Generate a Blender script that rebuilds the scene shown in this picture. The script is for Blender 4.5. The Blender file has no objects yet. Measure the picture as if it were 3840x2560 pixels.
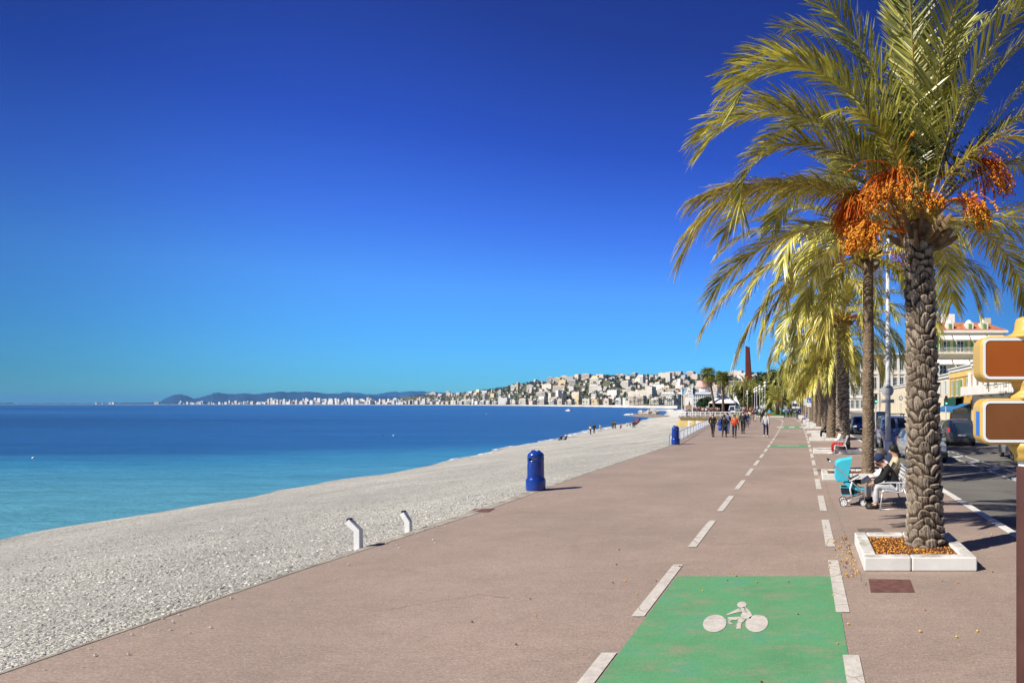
import bpy, bmesh, math, random
import numpy as np
from mathutils import Vector, Matrix, Quaternion
R=math.radians
PI=math.pi
sc=bpy.context.scene
col=sc.collection
# ---------------- camera: looks straight along the promenade, lens shifted
CAMZ=2.45; F=2560.0; VX=3020.0; HY=1515.0
cam_d=bpy.data.cameras.new('camera'); cam=bpy.data.objects.new('camera',cam_d); col.objects.link(cam)
cam.location=(0,0,CAMZ); cam.rotation_euler=(R(90),0,0)
cam_d.sensor_width=36; cam_d.lens=36*F/3840
cam_d.shift_x=-(VX-1920)/3840; cam_d.shift_y=(HY-1280)/3840
cam_d.clip_start=0.1; cam_d.clip_end=90000
sc.camera=cam
# ---------------- sun, sky, exposure
SUN_EL=R(43); SH=Vector((.80,.60,0))              # direction shadows fall
SUN_DIR=Vector((-SH.x*math.cos(SUN_EL),-SH.y*math.cos(SUN_EL),math.sin(SUN_EL)))
sd=bpy.data.lights.new('sun','SUN'); sd.energy=5.0; sd.angle=R(.53); sd.color=(1,.94,.84)
so=bpy.data.objects.new('sun',sd); col.objects.link(so); so.rotation_euler=SUN_DIR.to_track_quat('Z','Y').to_euler(); so.location=(-40,-25,60)
w=bpy.data.worlds.new('World'); sc.world=w; w.use_nodes=True
nt=w.node_tree; nt.nodes.clear()
N=nt.nodes.new; Lk=nt.links.new
out=N('ShaderNodeOutputWorld'); bg=N('ShaderNodeBackground'); bg.inputs[1].default_value=.15
sky=N('ShaderNodeTexSky'); sky.sky_type='NISHITA'; sky.sun_disc=False; sky.sun_elevation=SUN_EL
sky.sun_rotation=math.atan2(SUN_DIR.x,SUN_DIR.y)%(2*PI); sky.dust_density=.3; sky.ozone_density=1.5
tc=N('ShaderNodeTexCoord'); sx=N('ShaderNodeSeparateXYZ'); Lk(tc.outputs['Generated'],sx.inputs[0])
rp=N('ShaderNodeValToRGB'); Lk(sx.outputs[2],rp.inputs[0])
SKY_TINT=[(0.0,(.15,.40,.60)),(.018,(.11,.37,.62)),(.035,(.092,.335,.63)),(.083,(.095,.315,.65)),(.154,(.118,.308,.67)),(.233,(.098,.218,.63)),(.332,(.066,.135,.49)),(.462,(.054,.092,.33)),(.7,(.038,.065,.23))]
e=rp.color_ramp.elements
while len(e)<len(SKY_TINT): e.new(.5)
for i,(p,c) in enumerate(SKY_TINT): e[i].position=p; e[i].color=(*c,1)
mul=N('ShaderNodeMixRGB'); mul.blend_type='MULTIPLY'; mul.inputs[0].default_value=1
Lk(sky.outputs[0],mul.inputs[1]); Lk(rp.outputs[0],mul.inputs[2])
# lens vignette put into the sky colour: brightest near view centre, darker sideways
hz=N('ShaderNodeVectorMath'); hz.operation='MULTIPLY'; Lk(tc.outputs['Generated'],hz.inputs[0]); hz.inputs[1].default_value=(1,1,0)
hn=N('ShaderNodeVectorMath'); hn.operation='NORMALIZE'; Lk(hz.outputs[0],hn.inputs[0])
dt=N('ShaderNodeVectorMath'); dt.operation='DOT_PRODUCT'; Lk(hn.outputs[0],dt.inputs[0]); dt.inputs[1].default_value=tuple(Vector((-.29,.95,0)).normalized())
r2=N('ShaderNodeMapRange'); r2.inputs[1].default_value=.82; r2.inputs[2].default_value=.99; r2.inputs[3].default_value=.74; r2.inputs[4].default_value=1.42; r2.interpolation_type='SMOOTHSTEP'
Lk(dt.outputs['Value'],r2.inputs[0])
m2=N('ShaderNodeVectorMath'); m2.operation='SCALE'; Lk(mul.outputs[0],m2.inputs[0]); Lk(r2.outputs[0],m2.inputs['Scale'])
Lk(m2.outputs[0],bg.inputs[0]); Lk(bg.outputs[0],out.inputs[0])
sc.view_settings.view_transform='Standard'; sc.view_settings.look='None'; sc.view_settings.exposure=.40; sc.view_settings.gamma=1
sc.cycles.max_bounces=6; sc.cycles.transparent_max_bounces=12; sc.cycles.volume_bounces=0

# ---------------- helpers
def G(px,py,z=0):
    Y=(CAMZ-z)*F/(py-HY); return Vector(((px-VX)*Y/F,Y,z))
def D(px,py,Y): return Vector(((px-VX)*Y/F,Y,CAMZ+(HY-py)*Y/F))
def shift(Y): return -2.6*(Y/140.0)**2 if Y>0 else 0
def lerp(a,b,t): return a+(b-a)*t
def interp(x,tab): return float(np.interp(x,[a for a,_ in tab],[b for _,b in tab]))
MATS={}
def mat(name,c,rough=.7,var=.12,scale=3.0,c2=None,bump=0,bscale=None,metal=0,spec=.4,coat=0,stretch=None,emit=0,island=0,detail=4,trans=0):
    if name in MATS: return MATS[name]
    m=bpy.data.materials.new(name); m.use_nodes=True; t=m.node_tree; b=t.nodes['Principled BSDF']; MATS[name]=m
    b.inputs['Roughness'].default_value=rough; b.inputs['Metallic'].default_value=metal; b.inputs['Specular IOR Level'].default_value=spec
    b.inputs['Coat Weight'].default_value=coat; b.inputs['Coat Roughness'].default_value=.08
    co=t.nodes.new('ShaderNodeTexCoord'); mp=t.nodes.new('ShaderNodeMapping'); t.links.new(co.outputs['Object'],mp.inputs[0])
    if stretch: mp.inputs['Scale'].default_value=stretch
    n=t.nodes.new('ShaderNodeTexNoise'); n.inputs['Scale'].default_value=scale; n.inputs['Detail'].default_value=detail; t.links.new(mp.outputs[0],n.inputs[0])
    r=t.nodes.new('ShaderNodeValToRGB'); t.links.new(n.outputs[0],r.inputs[0])
    a=[max(0,v*(1-var)) for v in c]; z=c2 if c2 else [min(1,v*(1+var)) for v in c]
    r.color_ramp.elements[0].position=.32; r.color_ramp.elements[1].position=.68
    r.color_ramp.elements[0].color=(*a,1); r.color_ramp.elements[1].color=(*z,1)
    last=r.outputs[0]
    if island:
        g=t.nodes.new('ShaderNodeNewGeometry'); mr=t.nodes.new('ShaderNodeMapRange'); mr.inputs[3].default_value=1-island; mr.inputs[4].default_value=1+island
        t.links.new(g.outputs['Random Per Island'],mr.inputs[0]); vm=t.nodes.new('ShaderNodeVectorMath'); vm.operation='SCALE'
        t.links.new(last,vm.inputs[0]); t.links.new(mr.outputs[0],vm.inputs['Scale']); last=vm.outputs[0]
    t.links.new(last,b.inputs['Base Color'])
    if trans:
        tr=t.nodes.new('ShaderNodeBsdfTranslucent'); t.links.new(last,tr.inputs[0]); mx=t.nodes.new('ShaderNodeMixShader'); mx.inputs[0].default_value=trans
        t.links.new(b.outputs[0],mx.inputs[1]); t.links.new(tr.outputs[0],mx.inputs[2]); t.links.new(mx.outputs[0],t.nodes['Material Output'].inputs[0])
    if bump:
        bn=t.nodes.new('ShaderNodeTexNoise'); bn.inputs['Scale'].default_value=bscale or scale*6; bn.inputs['Detail'].default_value=3; t.links.new(mp.outputs[0],bn.inputs[0])
        bp=t.nodes.new('ShaderNodeBump'); bp.inputs['Strength'].default_value=bump; bp.inputs['Distance'].default_value=.02; t.links.new(bn.outputs[0],bp.inputs['Height']); t.links.new(bp.outputs[0],b.inputs['Normal'])
    if emit:
        b.inputs['Emission Color'].default_value=(*c,1); b.inputs['Emission Strength'].default_value=emit
    return m
def sheet_nodes(name,rough=.85):
    m=bpy.data.materials.new(name); m.use_nodes=True; MATS[name]=m; t=m.node_tree; b=t.nodes['Principled BSDF']; b.inputs['Roughness'].default_value=rough
    b.inputs['Specular IOR Level'].default_value=.3
    co=t.nodes.new('ShaderNodeTexCoord'); return m,t,b,co
def tnoise(t,vec,scale,detail=4,rough=.5,stretch=None):
    if stretch:
        mp=t.nodes.new('ShaderNodeMapping'); mp.inputs['Scale'].default_value=stretch; t.links.new(vec,mp.inputs[0]); vec=mp.outputs[0]
    n=t.nodes.new('ShaderNodeTexNoise'); n.inputs['Scale'].default_value=scale; n.inputs['Detail'].default_value=detail; n.inputs['Roughness'].default_value=rough
    t.links.new(vec,n.inputs[0]); return n.outputs[0]
def tvor(t,vec,scale,feat='F1',out='Distance'):
    n=t.nodes.new('ShaderNodeTexVoronoi'); n.feature=feat; n.inputs['Scale'].default_value=scale; t.links.new(vec,n.inputs['Vector']); return n.outputs[out]
def tramp(t,fac,stops):
    r=t.nodes.new('ShaderNodeValToRGB'); t.links.new(fac,r.inputs[0]); e=r.color_ramp.elements
    while len(e)<len(stops): e.new(.5)
    for i,(p,c) in enumerate(stops):
        if not isinstance(c,(tuple,list)): c=(c,c,c)
        e[i].position=p; e[i].color=(*c,1)
    return r.outputs[0]
def tmix(t,a,b,fac,mode='MIX'):
    n=t.nodes.new('ShaderNodeMixRGB'); n.blend_type=mode
    for s,v in ((1,a),(2,b),(0,fac)):
        if isinstance(v,(int,float)): n.inputs[s].default_value=v if s==0 else (v,v,v,1)
        elif isinstance(v,(tuple,list)): n.inputs[s].default_value=(*v,1)
        else: t.links.new(v,n.inputs[s])
    return n.outputs[0]
def tmath(t,op,a,b=0,c=None):
    n=t.nodes.new('ShaderNodeMath'); n.operation=op
    for s,v in ((0,a),(1,b),(2,c)):
        if v is None: continue
        if isinstance(v,(int,float)): n.inputs[s].default_value=v
        else: t.links.new(v,n.inputs[s])
    return n.outputs[0]
def tbump(t,b,h,strength,dist):
    bp=t.nodes.new('ShaderNodeBump'); bp.inputs['Strength'].default_value=strength; bp.inputs['Distance'].default_value=dist
    t.links.new(h,bp.inputs['Height']); t.links.new(bp.outputs[0],b.inputs['Normal']); return bp

class MB:
    def __init__(s): s.v=[]; s.f=[]; s.m=[]; s.mats=[]; s.cur=0
    def use(s,m):
        if m not in s.mats: s.mats.append(m)
        s.cur=s.mats.index(m); return s
    def add(s,vs,fs):
        o=len(s.v); s.v+= [tuple(v) for v in vs]; s.f+=[tuple(i+o for i in f) for f in fs]; s.m+=[s.cur]*len(fs); return s
    def box(s,a,b,rot=None,org=None):
        x0,y0,z0=a; x1,y1,z1=b
        vs=[(x,y,z) for z in (z0,z1) for x,y in ((x0,y0),(x1,y0),(x1,y1),(x0,y1))]
        if rot is not None:
            M=Matrix.Rotation(rot,3,'Z'); o=Vector(org if org else (0,0,0)); vs=[M@(Vector(v)-o)+o for v in vs]
        return s.add(vs,[(0,3,2,1),(4,5,6,7),(0,1,5,4),(1,2,6,5),(2,3,7,6),(3,0,4,7)])
    def tube(s,pts,rad,n=8,cap=True,up=None,sx=1):
        pts=[Vector(p) for p in pts]; k=len(pts)
        if not hasattr(rad,'__len__'): rad=[rad]*k
        vs=[];fs=[]; prev=None
        for i,p in enumerate(pts):
            d=(pts[min(i+1,k-1)]-pts[max(i-1,0)]).normalized()
            if prev is None:
                a=Vector(up) if up else (Vector((0,0,1)) if abs(d.z)<.9 else Vector((1,0,0)))
                u=(a-d*a.dot(d)).normalized()
            else: u=(prev-d*prev.dot(d)).normalized()
            prev=u; w_=d.cross(u)
            for j in range(n):
                t=2*PI*(j+.5)/n; vs.append(p+(u*math.cos(t)+w_*math.sin(t)*sx)*rad[i])
        for i in range(k-1):
            for j in range(n): fs.append((i*n+j,i*n+(j+1)%n,(i+1)*n+(j+1)%n,(i+1)*n+j))
        if cap: fs+= [tuple(range(n))[::-1],tuple((k-1)*n+j for j in range(n))]
        return s.add(vs,fs)
    def lathe(s,prof,c=(0,0,0),n=16,cap=True,skip=None):
        vs=[];fs=[]
        for r,z in prof:
            for j in range(n): t=2*PI*j/n; vs.append((c[0]+r*math.cos(t),c[1]+r*math.sin(t),c[2]+z))
        for i in range(len(prof)-1):
            for j in range(n):
                if skip and skip(i,j): continue
                fs.append((i*n+j,i*n+(j+1)%n,(i+1)*n+(j+1)%n,(i+1)*n+j))
        if cap: fs+=[tuple(range(n))[::-1],tuple((len(prof)-1)*n+j for j in range(n))]
        return s.add(vs,fs)
    def prism(s,poly,axis,a,b):
        def P(p,t):
            return {'x':(t,p[0],p[1]),'y':(p[0],t,p[1]),'z':(p[0],p[1],t)}[axis]
        n=len(poly); vs=[P(p,a) for p in poly]+[P(p,b) for p in poly]
        return s.add(vs,[tuple(range(n))[::-1],tuple(range(n,2*n))]+[(i,(i+1)%n,(i+1)%n+n,i+n) for i in range(n)])
    def ball(s,c,r,n=10,m=6,sc_=(1,1,1)):
        return s.lathe([(max(1e-3,r*math.sin(PI*i/m))*1.0,-r*math.cos(PI*i/m)*sc_[2]) for i in range(m+1)],c,n)
    def mesh(s,name,smooth=False,angle=None):
        me=bpy.data.meshes.new(name); me.from_pydata(s.v,[],s.f)
        for m in s.mats: me.materials.append(m)
        if len(s.mats)>1: me.polygons.foreach_set('material_index',s.m)
        bm=bmesh.new(); bm.from_mesh(me); bmesh.ops.recalc_face_normals(bm,faces=bm.faces); bm.to_mesh(me); bm.free()
        if smooth:
            me.shade_smooth()
            if angle: me.set_sharp_from_angle(angle=R(angle))
        return me
    def build(s,name,parent=None,smooth=False,angle=None,m=None,bevel=0):
        if m is not None: s.mats=[m]; s.m=[0]*len(s.f)
        o=link(name,s.mesh(name,smooth,angle),parent)
        if bevel:
            b=o.modifiers.new('bevel','BEVEL'); b.width=bevel; b.segments=2; b.limit_method='ANGLE'
        return o
def link(name,me,parent=None):
    o=bpy.data.objects.new(name,me); col.objects.link(o)
    if parent: o.parent=parent
    return o
def tag(o,label,cat,group=None):
    o['label']=label; o['category']=cat
    if group: o['group']=group
    return o
def struct(o): o['kind']='structure'; return o
def stuff(o,label=None,cat=None):
    o['kind']='stuff'
    if label: o['label']=label; o['category']=cat
    return o
def thing(name,label,cat,loc=(0,0,0),rz=0,group=None):
    o=bpy.data.objects.new(name,None); o.empty_display_size=.2; col.objects.link(o); o.location=loc; o.rotation_euler=(0,0,rz); return tag(o,label,cat,group)
def dup(o,loc=None,rz=None,label=None,parent=None,scale=None):
    c=o.copy(); col.objects.link(c); c.parent=parent
    if loc is not None: c.location=loc
    if rz is not None: c.rotation_euler=(0,0,rz)
    if label: c['label']=label
    if scale: c.scale=(scale,)*3
    for ch in list(o.children): dup(ch,parent=c)
    return c
def grid_mesh(name,P,smooth=True):
    h,w_=len(P),len(P[0]); me=bpy.data.meshes.new(name)
    me.from_pydata([tuple(p) for r in P for p in r],[],[(i*w_+j,i*w_+j+1,(i+1)*w_+j+1,(i+1)*w_+j) for i in range(h-1) for j in range(w_-1)])
    bm=bmesh.new(); bm.from_mesh(me); bmesh.ops.recalc_face_normals(bm,faces=bm.faces)
    if sum(f.normal.z for f in bm.faces)<0: bmesh.ops.reverse_faces(bm,faces=bm.faces)
    bm.to_mesh(me); bm.free()
    if smooth: me.shade_smooth()
    return me
# ================= the setting
SEAZ=-3.5
EDGE=[(-20,-7.3),(6,-7.35),(11,-7.55),(20,-7.75),(41,-8.05),(74,-10.9),(100,-12.8),(139,-15.2)]
def edgeX(Y): return interp(Y,EDGE)
def edgeW(Y): return interp(Y,[(6,.05),(10,.07),(13,.22),(17,.34),(20,.16),(30,.1),(60,.1)])
SHORE=[(-60,-33),(-20,-34),(29.6,-34.9),(35.6,-35.2),(45,-35.9),(59.5,-36.6),(79.7,-38.6),(109.6,-42.3),(142,-46),(198,-53.5),(234,-57),(299,-66),(435,-88),(609,-124)]
# --- asphalt of the promenade
m,t,b,co=sheet_nodes('promenade_asphalt',.85); v=co.outputs['Object']
big=tramp(t,tnoise(t,v,.35,5,.6),[(.3,(.29,.222,.180)),(.7,(.375,.285,.232))])
mid=tramp(t,tnoise(t,v,3.2,9,.8,(.6,1,1)),[(.35,.90),(.65,1.06)])
fine=tramp(t,tnoise(t,v,95,2,.6),[(.28,.62),(.45,.95),(.72,1.22)])
c=tmix(t,tmix(t,big,mid,1,'MULTIPLY'),fine,.9,'MULTIPLY')
grn=tramp(t,tnoise(t,v,38,3,.75),[(.30,.62),(.5,1.0),(.70,1.30)]); c=tmix(t,c,grn,.9,'MULTIPLY')
gr2=tramp(t,tnoise(t,v,13,3,.8,(.7,1.6,1)),[(.32,.86),(.68,1.12)]); c=tmix(t,c,gr2,.9,'MULTIPLY')
spk=tramp(t,tvor(t,v,60,'F1','Color'),[(.0,0),(.86,0),(.9,1)])
c=tmix(t,c,(.5,.46,.42),tmath(t,'MULTIPLY',spk,.35))
# short dark scrapes and hairline cracks across the way
scr=tramp(t,tnoise(t,v,1.6,7,.72,(1,3.2,1)),[(.60,0),(.64,1)])
scr=tmath(t,'MULTIPLY',scr,tramp(t,tnoise(t,v,7,4,.8,(.7,3.5,1)),[(.5,0),(.6,1)]))
c=tmix(t,c,(.12,.09,.075),tmath(t,'MULTIPLY',scr,.6))
wv=tmix(t,v,tnoise(t,v,.9,5),.35,'ADD')
ck=tramp(t,tvor(t,wv,.16,'DISTANCE_TO_EDGE'),[(0,1),(.004,.7),(.011,0)])
ck=tmath(t,'MULTIPLY',ck,tramp(t,tnoise(t,v,.22,2),[(.5,0),(.6,1)]))
c=tmix(t,c,(.13,.09,.075),tmath(t,'MULTIPLY',ck,.2))
st=tramp(t,tnoise(t,v,.6,9,.75,(.7,1,1)),[(.55,0),(.68,1)])
c=tmix(t,c,(.25,.19,.165),tmath(t,'MULTIPLY',st,.35))
t.links.new(c,b.inputs['Base Color']); tbump(t,b,tnoise(t,v,110,2,.6),.35,.006)
PROM=m
ys=[-12,-6,0,3,6,8,10,12,15,18,22,26,31,36,41,48,56,65,74,86,100,115,130,139]
kx=lambda Y:3.88+shift(Y)
P=[[Vector((lerp(edgeX(Y)+edgeW(Y),kx(Y),j/8),Y,0)) for j in range(9)] for Y in ys]
struct(link('promenade',grid_mesh('promenade',P,False))).data.materials.append(PROM)
# plaza beyond, widening to the sea
P=[[Vector((lerp(x0,x1,j/4),Y,0)) for j in range(5)] for Y,x0,x1 in ((139,-25.3,1.3),(160,-26.5,.5),(200,-27,-1.2),(240,-30,-4.4),(300,-42,-9))]
struct(link('plaza',grid_mesh('plaza',P,False))).data.materials.append(PROM)
# --- stone kerb of the sea wall and the wall below it
stone=mat('sea_wall_stone',(.33,.29,.23),.9,.3,2.5,(.46,.42,.35),bump=.5,bscale=14)
mb=MB(); A=[]
for Y in ys:
    x=edgeX(Y); A.append([Vector((x+edgeW(Y)+.003,Y,.006)),Vector((x+.02,Y,.012)),Vector((x,Y,-.01)),Vector((x-.02,Y,-.12)),Vector((x-.06,Y,-3.4))])
o=struct(link('sea_wall',grid_mesh('sea_wall',A,False))); o.data.materials.append(stone)
# --- beach
m,t,b,co=sheet_nodes('beach_pebbles',.8); v=co.outputs['Object']
def pebl(scale,off):
    mp=t.nodes.new('ShaderNodeMapping'); mp.inputs['Location'].default_value=(off,off*.7,0); mp.inputs['Scale'].default_value=(1,.8,1); t.links.new(v,mp.inputs[0])
    wv=tmix(t,mp.outputs[0],tnoise(t,mp.outputs[0],scale*1.3,2),.02,'ADD')
    return tvor(t,wv,scale,'F1','Distance'),tvor(t,wv,scale,'F1','Color'),tvor(t,wv,scale,'DISTANCE_TO_EDGE')
d1,c1,e1=pebl(15,0); d2,c2,e2=pebl(34,3.3)
sel=tramp(t,c1,[(.45,0),(.5,1)])
tone=tramp(t,c1,[(.05,(.12,.12,.115)),(.2,(.30,.29,.27)),(.4,(.55,.53,.475)),(.7,(.72,.70,.635)),(.95,(.88,.86,.79))])
tone2=tramp(t,c2,[(.05,(.12,.115,.105)),(.3,(.36,.35,.315)),(.7,(.56,.545,.49)),(.95,(.78,.765,.70))])
cc=tmix(t,tone2,tone,tramp(t,e1,[(.10,0),(.2,1)]))
patch=tramp(t,tnoise(t,v,.14,7,.7),[(.3,1.15),(.65,1.7)])
cc=tmix(t,cc,patch,1,'MULTIPLY'); cc=tmix(t,cc,(1.0,.99,.95),1,'MULTIPLY')
# wet stones along the waterline and weed lines near the wall
sxyz=t.nodes.new('ShaderNodeSeparateXYZ'); t.links.new(v,sxyz.inputs[0])
wet=t.nodes.new('ShaderNodeMapRange'); t.links.new(tmath(t,'ADD',sxyz.outputs[2],tmath(t,'MULTIPLY',tnoise(t,v,.4,4),.5)),wet.inputs[0])
wet.inputs[1].default_value=-3.30; wet.inputs[2].default_value=-3.16; wet.inputs[3].default_value=.55; wet.inputs[4].default_value=1
cc=tmix(t,cc,wet.outputs[0],1,'MULTIPLY')
brn=tramp(t,tnoise(t,v,9,3,.6),[(.66,0),(.72,.6)])
brn2=tmath(t,'MULTIPLY',brn,tramp(t,tnoise(t,v,.3,2),[(.5,0),(.65,1)]))
cc=tmix(t,cc,(.2,.13,.07),brn2)
t.links.new(cc,b.inputs['Base Color'])
hh=tmath(t,'ADD',tmath(t,'MULTIPLY',tramp(t,e1,[(0,0),(.22,.85),(.5,1)]),1.0),tmath(t,'MULTIPLY',tramp(t,e2,[(0,0),(.25,1)]),.5))
hh=tmath(t,'ADD',hh,tmath(t,'MULTIPLY',tnoise(t,v,1.2,3),2.0))
tbump(t,b,hh,1.0,.05)
BEACH=m
rb=random.Random(5)
P=[]
yy=list(np.arange(-20,60,1.6))+list(np.arange(60,299,6.0))+list(np.arange(299,640,20.0))
for Y in yy:
    x1=edgeX(Y)-.05 if Y<139 else (-25.3 if Y<240 else -30-(Y-240)*.2)
    x0=interp(Y,SHORE)+.5*math.sin(Y*.12)+.5*math.sin(Y*.31+1)+.25*math.sin(Y*.9)
    row=[]
    for j in range(29):
        u=j/24.0; x=lerp(x1,x0,u)
        zi=-.28 if Y<100 else -.28-min(1,(Y-100)/30)*1.6
        z=lerp(zi,SEAZ,u**1.15)-(.25*math.sin(min(u,1)*PI)) if u<=1 else SEAZ-(u-1)*14
        z+=.10*math.sin(u*19+Y*.05+math.sin(Y*.2))*min(1,u*5)*max(0,1-u)*1.4+.05*math.sin(Y*.7+u*9)*(1-min(1,u))
        z+=rb.uniform(-.02,.02)
        row.append(Vector((x,Y,z)))
    P.append(row)
struct(link('beach',grid_mesh('beach',P))).data.materials.append(BEACH)
# loose pebbles standing out of the nearest part of the beach
m_=mat('pebble_stone',(.46,.45,.41),.85,.3,2.0,(.66,.64,.585),island=.4)
mb=MB(); mb.use(m_); rp_=random.Random(8)
bt=P
def beachz(x,Y):
    i=max(0,min(len(yy)-2,int(np.searchsorted(yy,Y))-1)); r0=bt[i]; r1=bt[i+1]; f=(Y-yy[i])/(yy[i+1]-yy[i])
    def zz(r):
        xs=[p.x for p in r][::-1]; zs=[p.z for p in r][::-1]; return float(np.interp(x,xs,zs))
    return lerp(zz(r0),zz(r1),f)
for k in range(9000):
    Y=3+22*rp_.random()**1.4; x=edgeX(Y)-.15-rp_.random()**1.25*18
    if (x/Y)*F+VX< -120: continue
    s=.018+.03*rp_.random()**2; z=beachz(x,Y); a=rp_.random()*PI; ca,sa=math.cos(a),math.sin(a)
    vs=[];e1_=rp_.uniform(.6,1)
    for (dx,dy,dz) in ((0,0,.75),(1,0,.15),(.4,.85,.15),(-.6,.75,.15),(-1,-.1,.15),(-.3,-.85,.15),(.6,-.75,.15)):
        dx*=s;dy*=s*e1_; vs.append((x+dx*ca-dy*sa,Y+dx*sa+dy*ca,z+dz*s))
    n=len(mb.v); mb.add(vs,[(0,i,i%6+1) for i in range(1,7)]); 
mb_o=mb.build('loose_pebbles',smooth=False); stuff(mb_o,'pale loose pebbles scattered over the near beach','pebbles')
# --- sea
m,t,b,co=sheet_nodes('sea_water',.16); v=co.outputs['Object']
b.inputs['Specular IOR Level'].default_value=.28
s_=t.nodes.new('ShaderNodeSeparateXYZ'); t.links.new(v,s_.inputs[0]); X_,Y_=s_.outputs[0],s_.outputs[1]
near=tmath(t,'ADD',tmath(t,'MULTIPLY',tmath(t,'SUBTRACT',-36.0,X_),.30),tmath(t,'MULTIPLY',Y_,.62))
st=tnoise(t,v,1,5,.6,(.018,.075,1)); st2=tnoise(t,v,1,4,.6,(.0022,.013,1)); st3=tnoise(t,v,1,3,.5,(.0006,.0035,1))
dd=tmath(t,'ADD',near,tmath(t,'MULTIPLY',tmath(t,'SUBTRACT',st,.5),34))
c=tramp(t,tmath(t,'MULTIPLY',dd,.01),[(.12,(.11,.34,.385)),(.32,(.085,.30,.385)),(.52,(.04,.225,.37)),(.70,(.018,.10,.26)),(.92,(.018,.095,.26))])
far=tramp(t,tmath(t,'ADD',tmath(t,'MULTIPLY',st2,.65),tmath(t,'MULTIPLY',st3,.35)),[(.36,(.014,.062,.17)),(.5,(.022,.095,.25)),(.62,(.05,.18,.38))])
ff=t.nodes.new('ShaderNodeMapRange'); t.links.new(Y_,ff.inputs[0]); ff.inputs[1].default_value=110; ff.inputs[2].default_value=200
c=tmix(t,c,far,tmath(t,'MULTIPLY',ff.outputs[0],.8))
nn=tmath(t,'SUBTRACT',-36.0,X_)
fz=t.nodes.new('ShaderNodeMapRange'); t.links.new(Y_,fz.inputs[0]); fz.inputs[1].default_value=1200; fz.inputs[2].default_value=5000
c=tmix(t,c,tramp(t,tnoise(t,v,1,4,.75,(.22,.8,1)),[(.32,.80),(.68,1.18)]),1,'MULTIPLY')
c=tmix(t,c,tramp(t,tnoise(t,v,1,4,.7,(.02,.16,1)),[(.35,.86),(.65,1.12)]),1,'MULTIPLY')
c=tmix(t,c,(.03,.09,.18),tmath(t,'MULTIPLY',fz.outputs[0],.7))
t.links.new(c,b.inputs['Base Color'])
b.inputs['Roughness'].default_value=.3
# ripples
h=tmath(t,'ADD',tnoise(t,v,1,6,.65,(.45,1.5,1)),tmath(t,'MULTIPLY',tnoise(t,v,1,3,.6,(2.5,7,1)),.3))
tbump(t,b,h,.8,.4)
me=bpy.data.meshes.new('sea'); me.from_pydata([(-45000,-200,SEAZ),(-28,-200,SEAZ),(-28,300,SEAZ),(-28,40000,SEAZ),(-45000,40000,SEAZ)],[],[(0,1,2,3,4)])
me.materials.append(m); struct(link('sea',me))
# --- foam along the waterline
m,t,b,co=sheet_nodes('foam',.9); b.inputs['Base Color'].default_value=(.8,.83,.84,1); v=co.outputs['Object']
al=tramp(t,tnoise(t,v,1.3,6,.7,(1,.6,1)),[(.44,0),(.53,1)]); t.links.new(al,b.inputs['Alpha'])
mb=MB().use(MATS['pebble_stone']); rp_=random.Random(18)
for k in range(260):
    Y=4+26*rp_.random()**1.3; x=edgeX(Y)+edgeW(Y)-.08+rp_.random()**4*1.3; s=.008+.012*rp_.random(); a=rp_.random()*PI; ca,sa=math.cos(a),math.sin(a)
    mb.add([(x+(dx*ca-dy*sa)*s,Y+(dx*sa+dy*ca)*s,.012+dz*s) for dx,dy,dz in ((0,0,.75),(1,0,.1),(.4,.75,.1),(-.6,.65,.1),(-1,-.1,.1),(-.3,-.7,.1),(.6,-.6,.1))],[(0,i,i%6+1) for i in range(1,7)])
stuff(mb.build('stray_pebbles'),'small stray pebbles strewn along the seaward edge of the promenade','pebbles')
P=[]
for Y in list(np.arange(70,300,2.0)):
    x0=interp(Y,SHORE)+.5*math.sin(Y*.12)+.5*math.sin(Y*.31+1)+.25*math.sin(Y*.9)
    wd=(.25+1.3*max(0,math.sin(Y*.045+.9))+.35*abs(math.sin(Y*.33)))*min(1,(Y-70)/25)
    P.append([Vector((x0+.35,Y,SEAZ+.03)),Vector((x0+.1-wd,Y,SEAZ+.03))])
struct(link('foam',grid_mesh('foam',P))).data.materials.append(m)
# --- road
m,t,b,co=sheet_nodes('road_asphalt',.85); v=co.outputs['Object']
c=tmix(t,tramp(t,tnoise(t,v,.4,5,.6),[(.3,(.13,.122,.108)),(.7,(.19,.178,.155))]),tramp(t,tnoise(t,v,70,2),[(.3,.8),(.7,1.15)]),1,'MULTIPLY')
wv=tmix(t,v,tnoise(t,v,1.2,4),.4,'ADD')
c=tmix(t,c,(.05,.045,.04),tmath(t,'MULTIPLY',tramp(t,tvor(t,wv,.13,'DISTANCE_TO_EDGE'),[(0,1),(.012,0)]),.5))
t.links.new(c,b.inputs['Base Color']); ROAD=m
P=[[Vector((kx(Y)+.2+ (18-.0)*j/6*(1),Y,-.13)) for j in range(7)] for Y in ys+[170,210,260,330]]
struct(link('road',grid_mesh('road',P,False))).data.materials.append(ROAD)
gm=mat('far_ground_paving',(.30,.27,.23),.9,.2,.05,(.40,.37,.32))
me=bpy.data.meshes.new('ground'); me.from_pydata([(-6.5,-60,-.9),(700,-60,-.9),(1400,3500,-.6),(-110,3500,-.6),(-100,620,-.6),(-40,300,-.6),(-24,240,-.9),(-10,139,-.9)],[],[(0,1,2,3,4,5,6,7)])
me.materials.append(gm); struct(link('ground',me))
# near kerb: white painted line stone between promenade and road
kb=mat('kerb_white',(.62,.61,.57),.8,.14,3,(.74,.73,.69),bump=.2)
A=[[Vector((kx(Y),Y,.003)),Vector((kx(Y),Y,.012)),Vector((kx(Y)+.18,Y,.012)),Vector((kx(Y)+.2,Y,-.01)),Vector((kx(Y)+.2,Y,-.13))] for Y in ys]
struct(link('kerb',grid_mesh('kerb',A,False))).data.materials.append(kb)
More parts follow.
